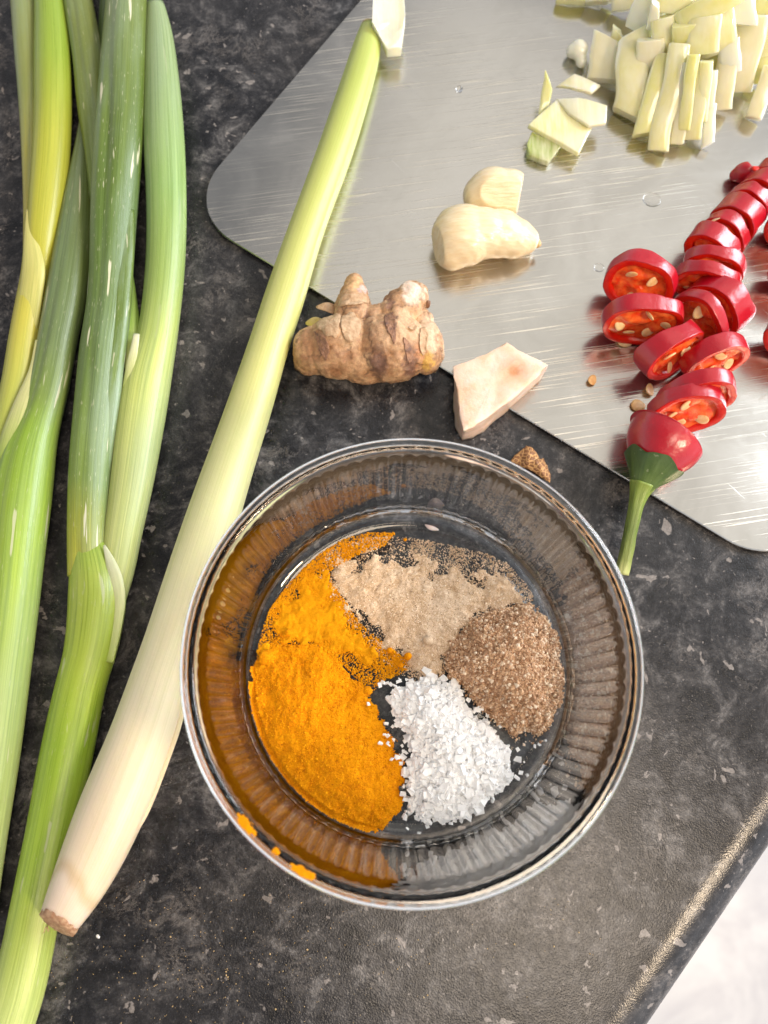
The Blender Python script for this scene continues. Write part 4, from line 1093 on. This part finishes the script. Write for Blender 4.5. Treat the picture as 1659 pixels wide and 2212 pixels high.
def slice_(u, v, rpx, az, el, thick, label, seeds=2, pith=True, sq=0.92, taper=0.03, seed=0, shear=0.0, name='chilli_slice', zadd=0.0, wall=0.23, rim=0.035):
    """one ring of chilli: visible face centred at the pixel, axis az/el out of that face"""
    a, s, up = frame(az, el)
    d0 = P(u, v, BZ + 0.8); rcm = rpx / (1661 / ((CAM_H - d0[2]) / (_c - (-(v - 1106) / 1661) * _s)))
    zc = BZ + 0.02 + rcm * sq * math.cos(R(el)) + max(0, thick * math.sin(R(el))) + zadd
    ctr = P(u, v, zc)
    T = thing(name, label, 'chilli', (ctr[0], ctr[1], BZ), 'sliced red chilli rings')
    seg = 56
    def rad(th, k=1.0):
        return rcm * k * (1 + 0.13 * nz(math.cos(th) * 0.9 + seed * 3.1, math.sin(th) * 0.9, seed) + 0.022 * math.cos(3 * th + seed) + .02 * nz(math.cos(th) * 4, math.sin(th) * 4, seed))
    def ring(k, depth, inset=0.0):
        out = []
        for j in range(seg):
            th = 2 * math.pi * j / seg
            r_ = rad(th, k) - inset
            out.append(ctr + s * r_ * math.cos(th) + up * r_ * sq * math.sin(th) - a * (depth * (1 + .35 * nz(math.cos(th) * 1.2, math.sin(th) * 1.2, seed + 3)) + 0.05 * nz(math.cos(th) * 1.5, math.sin(th) * 1.5, seed + 7)) - a * shear * math.sin(th) * 0)
        return out
    def loft_rings(rs, close=False):
        V = [p for r_ in rs for p in r_]; F = []
        for k_ in range(len(rs) - 1 + (1 if close else 0)):
            k2 = (k_ + 1) % len(rs)
            for j in range(seg):
                j2 = (j + 1) % seg
                F.append((k_ * seg + j, k_ * seg + j2, k2 * seg + j2, k2 * seg + j))
        return V, F
    skin = [ring(1.0, 0.0, 0.022), ring(1.0, 0.005, 0.006), ring(1.0, 0.014), ring(1.0, 0.05), ring(1 + taper * .5, thick * .35), ring(1 + taper, thick * .65), ring(1 + taper * .8, thick - .05), ring(1 + taper * .8, thick - .014), ring(1 + taper * .8, thick - .005, .006), ring(1 + taper * .8, thick, .022)]
    V, F = loft_rings(skin); mk('skin', V, F, mskin.m, T)
    fl = [ring(1.0, 0.002, 0.021), ring(1.0, 0.0, 0.10), ring(1.0, 0.004, wall - .04), ring(1.0, 0.03, wall), ring(1.0, thick * .5, wall + .03), ring(1.0, thick - .03, wall), ring(1.0, thick, wall - .04), ring(1 + taper * .8, thick - .002, .021)]
    V, F = loft_rings(fl); mk('flesh', V, F, mflesh, T)
    if pith:
        V, F = [], []
        n_r = 8
        for k_ in range(n_r + 1):
            f = k_ / n_r
            for j in range(seg):
                th = 2 * math.pi * j / seg
                r_ = (rad(th) - wall + 0.05) * f
                bulge = 0.075 + 0.15 * nz(math.cos(th) * f * 2.4 + seed, math.sin(th) * f * 2.4, seed * 2) - 0.07 * math.cos(2 * th + seed * 1.3) * f
                V.append(ctr + s * r_ * math.cos(th) + up * r_ * sq * math.sin(th) - a * max(0.015, min(bulge + 0.03, thick - 0.04)))
        for k_ in range(n_r):
            for j in range(seg):
                j2 = (j + 1) % seg
                F.append((k_ * seg + j, (k_ + 1) * seg + j, (k_ + 1) * seg + j2, k_ * seg + j2))
        mk('pith', V, F, mpith, T)
    r_ = random.Random(seed * 17 + 3)
    for i in range(seeds):
        th = 2 * math.pi * (i + r_.uniform(0.1, 0.6)) / max(seeds, 1) + seed
        q = ctr + (s * math.cos(th) + up * sq * math.sin(th)) * (rcm - wall) * r_.uniform(0.45, 0.7) - a * r_.uniform(0.02, 0.09)
        n_ = Vector(a + 0.7 * np.array([r_.uniform(-1, 1) for _ in range(3)])).normalized()
        inst('seed', SEED, T, q, n_.to_track_quat('Z', 'X') @ Matrix.Rotation(r_.uniform(0, 6), 3, 'Z').to_quaternion(), r_.uniform(0.85, 1.1))
    return T

slice_(1485, 899, 78, 268, 14, .46, 'chilli ring with seedy open face touching the green-stemmed end', 4, seed=1, sq=.9)
slice_(1512, 866, 80, 272, 6, .42, 'thin chilli ring hugging the back of the ring next to the stem end', 1, seed=2)
slice_(1553, 788, 71, 284, 9, .50, 'chilli ring with bright orange face turned right, above the paired rings', 3, seed=3, sq=.86)
slice_(1459, 774, 73, 300, 12, .60, 'deep chilli ring with a narrow face wedged left of the right-turned ring', 3, seed=4, sq=.9)
slice_(1388, 707, 83, 266, 4, .50, 'wide chilli ring with pale seeds below the leftmost ring', 5, seed=5, sq=.9, wall=.2)
slice_(1379, 622, 73, 246, 14, .48, 'topmost of the left chilli rings, open face with two large seeds', 3, seed=6, sq=.98)
slice_(1503, 697, 70, 223, 2, .32, 'hollow chilli ring facing left, front of the tilted middle pair', 2, seed=7, pith=True)
slice_(1535, 672, 70, 223, 2, .72, 'thick chilli ring at the back of the tilted middle pair', 0, seed=8)
slice_(1520, 622, 66, 252, -2, .40, 'chilli ring with a shadowed face just above the tilted middle pair', 2, seed=9)
slice_(1540, 590, 64, 250, 0, .40, 'chilli ring second above the tilted middle pair', 1, seed=10)
slice_(1530, 553, 57, 236, 2, .62, 'chilli ring with orange rim at the lower end of the straight row', 1, seed=11, taper=-.02)
AZ = 231
for (u, v, r_, th, lab, sd) in [(1561, 514, 52, .42, 'chilli ring with pale scar marks in the straight row', 12), (1582, 487, 52, .70, 'longest chilli ring in the middle of the straight row', 13), (1612, 449, 50, .42, 'thin chilli ring third from the top of the straight row', 14), (1634, 423, 47, .55, 'chilli ring second from the top of the straight row', 15), (1662, 394, 43, .60, 'topmost chilli ring in the row at the right photo edge', 16)]:
    T = slice_(u, v, r_, AZ, 0, th, lab, 0, seed=sd, taper=-.04, sq=.95)
    if sd == 12:
        msc = mat_simple('chilli_scar', (.50, .33, .20), (.62, .48, .33), 9, .6)
        a, s, up = frame(AZ, 0)
        for k_, (dx, w_) in enumerate(((-.05, .05), (.10, .04))):
            A = P(1524 + dx * 30, 502 - dx * 130, 1.35); B = P(1552 + dx * 30, 482 - dx * 110, 1.62)
            pp = catmull(np.array([A, (A + B) / 2 + np.array([-.02, .02, .05]), B]), 12)
            V, F, UV = tube(pp, w_ * np.sin(np.linspace(.3, 2.9, 12)), .02 * np.ones(12), 10); mk('scar', V, F, msc, T)
# the second chilli, just entering at the right
for (u, v, r_, lab, sd) in [(1712, 748, 66, 'chilli ring lowest of those cut off by the right photo edge', 21), (1716, 608, 60, 'chilli ring at right photo edge, middle one cut off', 22), (1705, 505, 56, 'chilli ring uppermost of the second chilli cut off at right edge', 23)]:
    slice_(u, v, r_, 235, 6, .55, lab, 1, seed=sd)
# the pointed piece at the top
V, F, N = blob([(tuple(P(1612, 374, .62)), (.42, .30, .40), R(-15)), (tuple(P(1638, 374, .70)), (.42, .36, .46), R(-15)), (tuple(P(1592, 378, .48)), (.24, .2, .24), R(-15))], .04, 5)
V = clip(V, P(1628, 362, 1.0), (.55, .35, .55))
V[:, 2] = np.maximum(V[:, 2], BZ + .01)
T = thing('chilli_tip', 'small cut chilli wedge lying above the straight row of rings', 'chilli', (*P(1615, 374, BZ)[:2], BZ))
mk('skin', V, F, mskin.m, T)
pp = catmull(np.array([P(1625, 362, 1.08), P(1640, 368, 1.05), P(1656, 380, .9)]), 10)
Vt, Ft, UV = tube(pp, .14 * np.sin(np.linspace(.4, 2.8, 10)), .04 * np.ones(10), 12); mk('flesh', Vt, Ft, mflesh, T, uv=UV)

# stem end: red shoulder, green calyx, stem
T = thing('chilli_stem_end', 'red chilli end with green calyx and long stem pointing at the ramekin', 'chilli', P(1420, 980, BZ))
axis = [(1392, 1040, .95, .28), (1402, 1020, .98, .50), (1413, 998, 1.0, .76), (1426, 972, 1.0, 1.00), (1440, 944, 1.0, 1.10), (1455, 914, 1.0, 1.10), (1470, 884, 1.0, 1.08)]
pp = np.array([P(u, v, BZ + z * .95) for u, v, z, r_ in axis]); rr = np.array([a[3] for a in axis])
S = catmull(np.column_stack([pp, rr]), 60)
wig = lambda th, t, i: 1 + .045 * nz(math.cos(th) * 1.2, math.sin(th) * 1.2, t * 1.5 + 2) + .012 * math.cos(3 * th)
V, F, UV = tube(S[:, :3], S[:, 3], S[:, 3] * .92, 64, wig, True, (0.05, 0))
ca, cb = P(1405, 889, 1.9), P(1510, 992, 1.1); ch = cb - ca
V = clip(V, (ca + cb) / 2, (-ch[1], ch[0], -.05))       # slanting knife cut
mk('skin', V, F, mskin.m, T, uv=UV)
mcal = mat_stalk('calyx_green', [(0, (.20, .28, .03)), (.35, (.085, .14, .025)), (1, (.045, .085, .020))], .5, rough=.38, fleck=.2, ucount=20)
ax2 = [(1377, 1072, .86, .20), (1384, 1056, .90, .27), (1392, 1038, .95, .40), (1402, 1018, .98, .60), (1411, 1000, 1.0, .78)]
pp = np.array([P(u, v, BZ + z * .95) for u, v, z, r_ in ax2]); S2 = catmull(np.column_stack([pp, np.array([a[3] for a in ax2])]), 20)
def cal(th, t, i): return 1.10 + .03 * nz(math.cos(th) * 2, math.sin(th) * 2, t * 3) + .02 * math.cos(7 * th)
V, F, UV = tube(S2[:, :3], S2[:, 3], S2[:, 3] * .92, 70, cal, False)
tvec = S2[-1, :3] - S2[-4, :3]; tvec /= np.linalg.norm(tvec)
V = V.copy(); W = 71
for i in range(20):                                          # ragged points round the collar
    for j in range(W):
        th = 2 * math.pi * j / 70
        V[i * W + j] += tvec * (0.16 * abs(math.sin(2.5 * th + .4)) ** 1.5 - 0.07 + .05 * nz(th * 3, 1)) * (i / 19) ** 3
mk('calyx', V, F, mcal, T, uv=UV)
mst = mat_stalk('chilli_stem', [(0, (.20, .27, .04)), (.5, (.12, .17, .03)), (.85, (.20, .24, .06)), (1, (.40, .42, .16))], .6, rough=.4, ucount=14, bumps=.6)
sp = [(1388, 1046, .95, .36), (1381, 1066, .90, .26), (1374, 1090, .82, .205), (1368, 1120, .76, .185), (1361, 1155, .70, .18), (1354, 1190, .66, .185), (1347, 1222, .62, .19), (1343, 1240, .6, .18)]
pp = np.array([P(u, v, BZ + z * .95 - (0 if v < 1100 else (v - 1100) / 140 * .25)) for u, v, z, r_ in sp]); S3 = catmull(np.column_stack([pp, np.array([a[3] for a in sp])]), 46)
V, F, UV = tube(S3[:, :3], S3[:, 3], S3[:, 3], 28, lambda th, t, i: 1 + .06 * math.cos(6 * th + t * 2) + .08 * nz(math.cos(th) * 2, math.sin(th) * 2, t * 6), True, (0, .02))
mk('stem', V, F, mst, T, uv=UV)

# loose seeds on the board
def loose(u, v, rz, tilt, lab, me=SEED, sc=1.0):
    o = bpy.data.objects.new('chilli_seed', me); COL.objects.link(o)
    o.location = Vector(P(u, v, BZ + 0.06 + 0.1 * abs(math.sin(R(tilt))))) * K
    o.rotation_euler = (R(tilt), R(6), R(rz)); o.scale = (sc, sc, sc)
    tag(o, lab, 'seed', 'chilli seeds loose on the board')
loose(1280, 820, 60, 20, 'small tan chilli seed lying alone, nearest the galangal', SEED2, .85)
loose(1379, 876, -10, 4, 'round tan chilli seed left of the seedy ring by the stem end', SEED2, 1.1)
loose(1404, 841, 80, 30, 'pale chilli seed tilted against the ring above the round tan seed', SEED, 1.0)
loose(1350, 737, -20, 10, 'white chilli seed under the wide left ring', SEED, 1.15)
loose(1598, 692, 50, 25, 'chilli seed right of the tilted middle pair of rings', SEED2, .9)

# ------------------------------------------------------------------ chopped onion
MO = [mat_onion('onion_a', (0.82, 0.78, 0.36), (0.90, 0.87, 0.60)), mat_onion('onion_b', (0.84, 0.78, 0.50), (0.90, 0.86, 0.66)), mat_onion('onion_c', (0.80, 0.78, 0.28), (0.88, 0.84, 0.46)), mat_onion('onion_white', (0.86, 0.86, 0.76), (0.88, 0.87, 0.70))]
def zo(zx, zy): return 1192.3 + .2812 * zx, .2812 * zy
def strip(bx, by, tx, ty, zb_, zt_, wz, th, label, mi=0, bow=0.25, wt=1.0, roll=0.0, seed=0.0, grp='chopped onion pieces', skew=(0, 0)):
    A, B = P(*zo(bx, by), zb_), P(*zo(tx, ty), zt_)
    wcm = wz * .2812 / 63 / 2 * (1.15 if by > 700 else 1.4)
    if by <= 700 and by > 100: ty = ty - 40; tx = tx + 6; by = by + 30
    n = 22
    t = np.concatenate([[0, .006, .03], np.linspace(.08, .92, n - 6), [.97, .994, 1]])
    d = (B - A); L = np.linalg.norm(d); d /= L
    view = np.array([0, 0, CAM_H]) - (A + B) / 2; view /= np.linalg.norm(view)
    side = np.cross(d, view); side /= np.linalg.norm(side); nrm = np.cross(side, d)
    rm = np.array(Matrix.Rotation(roll, 3, Vector(d))); side = rm @ side; nrm = rm @ nrm
    m_ = 24
    V, UV, F = [], [], []
    for i in range(n):
        c = A + (B - A) * t[i] + side * .07 * nz(t[i] * 2.2, seed, 9) * L * .5 + nrm * bow * (4 * t[i] * (1 - t[i])) * 0.5
        ww = wcm * (1 + (wt - 1) * t[i]) * (1 + .10 * nz(t[i] * 3, seed, 2))
        endk = 1 - 0.05 * max(0, (abs(t[i] - .5) - .494) / .006)
        for j in range(m_ + 1):
            a = 2 * math.pi * j / m_ - math.pi / 2
            ca, sa = math.cos(a), math.sin(a)
            x = math.copysign(abs(ca) ** .28, ca) * ww * endk; y = math.copysign(abs(sa) ** .34, sa) * th / 2 * endk
            y -= (x / max(wcm, .01)) ** 2 * 0.06 * wcm / .4                # gently cupped layer
            sk = skew[0] * (1 - t[i]) + skew[1] * t[i]
            p = c + side * x + nrm * y + d * (sk * x + 0.03 * nz(x * 4, y * 4, seed + i // (n - 1) * 5))
            V.append(p + nrm * .015 * nz(*(p * 3))); UV.append((j / m_, t[i] * L))
    W = m_ + 1
    for i in range(n - 1):
        for j in range(m_):
            F.append((i * W + j, i * W + j + 1, (i + 1) * W + j + 1, (i + 1) * W + j))
    for r0, rev in ((0, True), ((n - 1) * W, False)):          # crisp cut ends
        k0 = len(V)
        for j in range(m_): V.append(V[r0 + j]); UV.append(UV[r0 + j])
        cc = [k0 + j for j in range(m_)]
        F.append(cc[::-1] if rev else cc)
    V = np.array(V); V[:, 2] = np.maximum(V[:, 2], BZ + .01 + .002 * seed % .02)
    o = mk('onion_strip', V, F, MO[mi], uv=UV, base=(A[0], A[1], V[:, 2].min()))
    tag(o, label, 'onion', grp)
S_ = strip
S_(815, 1160, 985, 340, .45, 2.1, 135, .36, 'long straight onion strip standing furthest forward, square lower end', 0, .1, .95, seed=1)
S_(690, 1040, 860, 430, .5, 1.6, 120, .5, 'ragged-ended yellow-green onion strip just left of the foremost strip', 2, .2, .9, seed=2, skew=(.3, 0))
S_(580, 890, 650, 250, .55, 1.5, 200, .5, 'broad onion slab second from the left of the pile', 0, .25, 1.1, seed=3, skew=(-.5, .5))
S_(398, 620, 420, 290, .5, 1.0, 185, .4, 'short broad onion slab at the left end of the pile', 1, .1, .75, seed=4, skew=(-.15, -.6))
S_(500, 360, 500, 225, .7, 1.2, 85, .35, 'small pointed onion bit poking up behind the leftmost slab', 0, .05, .5, seed=5, skew=(0, -1.0))
S_(955, 1105, 1065, 480, .45, 2.0, 90, .4, 'narrow onion strip tucked right of the foremost strip', 1, .15, 1.0, seed=6)
S_(1010, 1000, 1090, 420, .8, 2.25, 80, .4, 'glossy onion strip with bright wet glint near its top', 2, .2, .9, seed=7)
S_(1075, 1070, 1165, 470, .55, 2.1, 110, .42, 'onion strip with rounded foot at the front right of the pile', 0, .3, 1.0, seed=8)
S_(1195, 1120, 1225, 800, .45, 1.1, 80, .3, 'white onion sliver at the right foot of the front strips', 3, .1, .8, seed=9, skew=(.6, 0))
S_(1130, 930, 1195, 465, .9, 2.2, 95, .4, 'pale curved onion strip right of the glinting strip', 0, .3, .8, seed=10)
S_(1195, 900, 1235, 540, .8, 1.8, 70, .3, 'thin onion strip behind the white sliver', 3, .2, .9, seed=11)
S_(1290, 840, 1370, 320, .5, 1.9, 150, .5, 'broad onion strip with white wet top right of the front strips', 1, .25, .8, seed=12)
S_(1370, 560, 1360, 300, 1.4, 2.1, 110, .3, 'shiny white onion flake lying high on the right side', 3, .1, .9, seed=13)
S_(1410, 700, 1545, 110, .5, 2.2, 165, .5, 'big pale onion slab leaning at the right of the pile', 1, .2, 1.0, seed=14)
S_(1545, 910, 1690, 520, .45, 1.3, 105, .45, 'onion strip lying lowest at the right photo edge', 1, .1, 1.0, seed=15)
S_(1600, 640, 1690, 300, .5, 1.6, 120, .4, 'greenish onion strip behind the lowest strip at right edge', 2, .1, 1.0, seed=16)
S_(870, 400, 850, 130, 1.5, 2.3, 130, .4, 'yellow onion piece in the pile below the white spike', 0, .2, .9, seed=17)
S_(1015, 340, 1020, 180, 1.9, 2.5, 120, .4, 'short yellow onion piece above the foremost strip', 2, .1, 1.0, seed=18)
S_(1150, 410, 1175, 120, 1.9, 2.7, 165, .45, 'smooth wide onion strip in the upper middle of the pile', 0, .2, 1.0, seed=19)
S_(1290, 400, 1260, 90, 1.7, 2.6, 170, .45, 'onion strip right of the smooth wide one', 0, .2, 1.0, seed=20)
S_(1230, 150, 1170, -30, 2.6, 3.0, 330, .4, 'large curved onion layer across the top of the pile', 2, .25, .9, seed=21)
S_(780, 210, 795, 20, 1.9, 2.7, 75, .25, 'white onion spike standing up at the pile left', 3, .05, .5, seed=22, skew=(0, -.8))
S_(1460, 190, 1440, -40, 2.3, 2.8, 140, .3, 'bright white onion flake at the top right of the pile', 3, .1, 1.0, seed=23, skew=(-.4, 0))
S_(1610, 150, 1640, -30, 2.0, 2.4, 120, .4, 'yellowish onion strip in the top right corner', 2, .1, 1.0, seed=24)
S_(690, 260, 760, -40, 1.3, 2.2, 190, .45, 'wide pale onion slab at the upper left of the pile', 3, .2, .9, seed=25, skew=(-.3, 0))
S_(930, 110, 980, -90, 2.3, 2.8, 230, .4, 'pale onion layer at the top centre behind the white spike', 0, .2, 1.0, seed=26)
S_(740, 540, 760, 300, 1.1, 1.9, 150, .4, 'onion piece with peachy facet between the broad slabs', 1, .2, .9, seed=27)
S_(560, 85, 570, -60, .55, .9, 150, .5, 'blunt onion slab at the top photo edge left of the pile', 1, .1, 1.0, seed=28)
S_(345, 25, 350, -80, .5, .7, 130, .5, 'onion bit second from left along the top photo edge', 1, .1, 1.0, seed=29)
S_(435, 15, 440, -80, .5, .7, 70, .4, 'narrow onion bit third from left along the top photo edge', 0, .1, 1.0, seed=30)
S_(150, 15, 180, -80, .45, .6, 170, .4, 'green-tinged onion bit leftmost along the top photo edge', 2, .1, 1.0, seed=31, skew=(.2, 0))
S_(690, 40, 720, -60, .7, 1.2, 110, .4, 'onion bit between the blunt top slab and the pile', 0, .1, 1.0, seed=32)
S_(1640, 420, 1640, 120, 1.3, 2.2, 130, .4, 'pale onion strip in shadow along the right photo edge', 0, .1, 1.0, seed=34)
for i, (a, b, c, d, z1, z2, w_, lab) in enumerate([(700, 700, 760, 300, .5, 1.1, 200, 'onion strip half hidden between the broad slab and the ragged strip'), (900, 650, 950, 250, .6, 1.5, 240, 'onion strip mostly hidden behind the foremost strip'), (1150, 640, 1200, 220, .6, 1.5, 240, 'onion strip mostly hidden behind the pale curved strip'),
        (1330, 560, 1400, 200, .5, 1.3, 200, 'onion strip mostly hidden under the shiny white flake'), (1000, 250, 1050, -80, .9, 1.8, 300, 'onion strip mostly hidden under the large curved top layer'), (1350, 220, 1400, -80, .9, 1.8, 300, 'onion strip mostly hidden under the bright white top flake')]):
    S_(a, b, c, d, z1, z2, w_, .6, lab, i % 3, .2, 1.0, seed=40 + i)

def plate(px, zlist, th, label, mat, bend=0.0, name='onion_piece', cat='onion', grp='chopped onion pieces', bev=.05):
    """flat cut piece: outline in photo pixels, height at each corner"""
    pts = [P(u, v, z) for (u, v), z in zip(px, zlist)]
    bmx = bmesh.new()
    tv = [bmx.verts.new(p) for p in pts]
    f = bmx.faces.new(tv); f.normal_update()
    if f.normal.z < 0: f.normal_flip()
    n_ = f.normal.copy()
    r_ = bmesh.ops.extrude_face_region(bmx, geom=[f])
    for v_ in [e for e in r_['geom'] if isinstance(e, bmesh.types.BMVert)]: v_.co -= n_ * th
    bmesh.ops.recalc_face_normals(bmx, faces=bmx.faces[:])
    bmesh.ops.bevel(bmx, geom=bmx.edges[:], offset=bev, segments=2, affect='EDGES', profile=.6)
    bmesh.ops.triangulate(bmx, faces=bmx.faces[:])
    bmesh.ops.subdivide_edges(bmx, edges=bmx.edges[:], cuts=2, use_grid_fill=True)
    V, F = bm_mesh(bmx); bmx.free()
    c = V.mean(0)
    for i in range(len(V)):
        d = V[i] - c
        V[i, 2] += -bend * (d[0] ** 2 + d[1] ** 2)
        V[i] += .03 * np.array([nz(*(V[i] * 2.3)), nz(*(V[i] * 2.3 + 5)), .6 * nz(*(V[i] * 2.1 + 11))])
    V[:, 2] = np.maximum(V[:, 2], BZ + .01)
    o = mk(name, V, F, mat, uv=np.column_stack([V[:, 0] * .4, V[:, 1]]), base=(c[0], c[1], V[:, 2].min()))
    tag(o, label, cat, grp)
plate([(1141, 268), (1203, 213), (1283, 270), (1251, 330)], [.85, .85, .8, .75], .22, 'flat square onion layer on top of the small cut pieces', MO[0], .02)
plate([(1203, 207), (1250, 209), (1313, 223), (1312, 263), (1273, 270), (1229, 243)], [.95, 1.05, 1.1, 1.0, 1.0, .95], .16, 'pointed onion layer overlapping the flat square one', MO[1], .10)
plate([(1178, 147), (1193, 190), (1187, 227), (1163, 247), (1169, 200)], [1.2, 1.0, .7, .6, .8], .2, 'thin onion spike standing left among the small pieces', MO[2], 0)
plate([(1201, 183), (1241, 157), (1301, 180), (1278, 200), (1240, 188)], [.7, .95, .8, .8, .9], .14, 'curved onion layer arching above the small cut pieces', MO[1], .12)
mgreen = mat_onion('onion_green', (.32, .42, .06), (.68, .72, .42), .3)
plate([(1138, 310), (1149, 284), (1213, 313), (1186, 350), (1141, 334)], [.6, .62, .62, .5, .5], .4, 'green-streaked onion chunk under the flat square layer', mgreen, 0)
V, F, N = blob([(tuple(P(1250, 108, .55)), (.32, .34, .32)), (tuple(P(1256, 132, .42)), (.2, .24, .2)), (tuple(P(1238, 110, .5)), (.24, .22, .26))], .035, 6)
V[:, 2] = np.maximum(V[:, 2], BZ + .01)
tag(mk('onion_piece', V, F, MO[3], uv=V[:, :2], base=(*V.mean(0)[:2], BZ)), 'tiny translucent onion nub left of the chopped pile', 'onion', 'chopped onion pieces')
plate([(806, -30), (872, -30), (876, 30), (871, 68), (868, 104), (836, 106), (822, 78), (803, 46)], [1.5, 1.5, 1.4, 1.2, .95, .95, 1.1, 1.35], .5, 'white onion strip behind the lemongrass tip at the top edge', MO[3], .0, 'onion_strip')

# ------------------------------------------------------------------ droplets, crumbs
def drop(u, v, r_, h_, lab):
    bmx = bmesh.new(); bmesh.ops.create_uvsphere(bmx, u_segments=24, v_segments=14, radius=1)
    V, F = bm_mesh(bmx); bmx.free()
    V = V * np.array([r_, r_ * .9, h_]); V[:, 2] = np.maximum(V[:, 2], -.2 * h_)
    c = P(u, v, BZ + .2 * h_ + .003)
    tag(mk('water_drop', V + c, F, M_water, base=(c[0], c[1], BZ)), lab, 'water drop', 'water drops on the board')
mw = Mat('water', color=(1, 1, 1), rough=0.0, trans=1.0, ior=1.33); M_water = mw.m
drop(992, 192, .12, .09, 'single clear water drop on the steel left of the small onion pieces')
drop(1408, 431, .30, .02, 'flat wet spot on the steel below the chopped pile')
drop(1294, 578, .17, .025, 'flat wet spot on the steel left of the topmost left chilli ring')

pts = []
for i in range(420):
    u = random.gauss(430, 240); v = random.gauss(2090, 90)
    pts.append(P(u, v, 0.012))
for i in range(120): pts.append(P(random.uniform(250, 1300), random.uniform(1930, 2200), .012))
pts = np.array(pts)
V, F = grains(pts, 0.011 * rng.lognormal(0, .4, len(pts)))
o = mk('spilled_powder', V, F, mat_simple('spilled', (.50, .32, .12), (.62, .46, .26), 5, .9), smooth=False); o['kind'] = 'stuff'
tag(o, 'fine spilled spice specks on the worktop in front of the ramekin', 'powder')
for (u, v, s_, lab) in [(212, 2023, .06, 'tiny white salt crystal on the worktop by the lemongrass root')]:
    V, F = crystals([P(u, v, .05)], [s_], .6)
    tag(mk('salt_crystal', V, F, mcry.m, smooth=False, base=P(u, v, 0)), lab, 'salt')
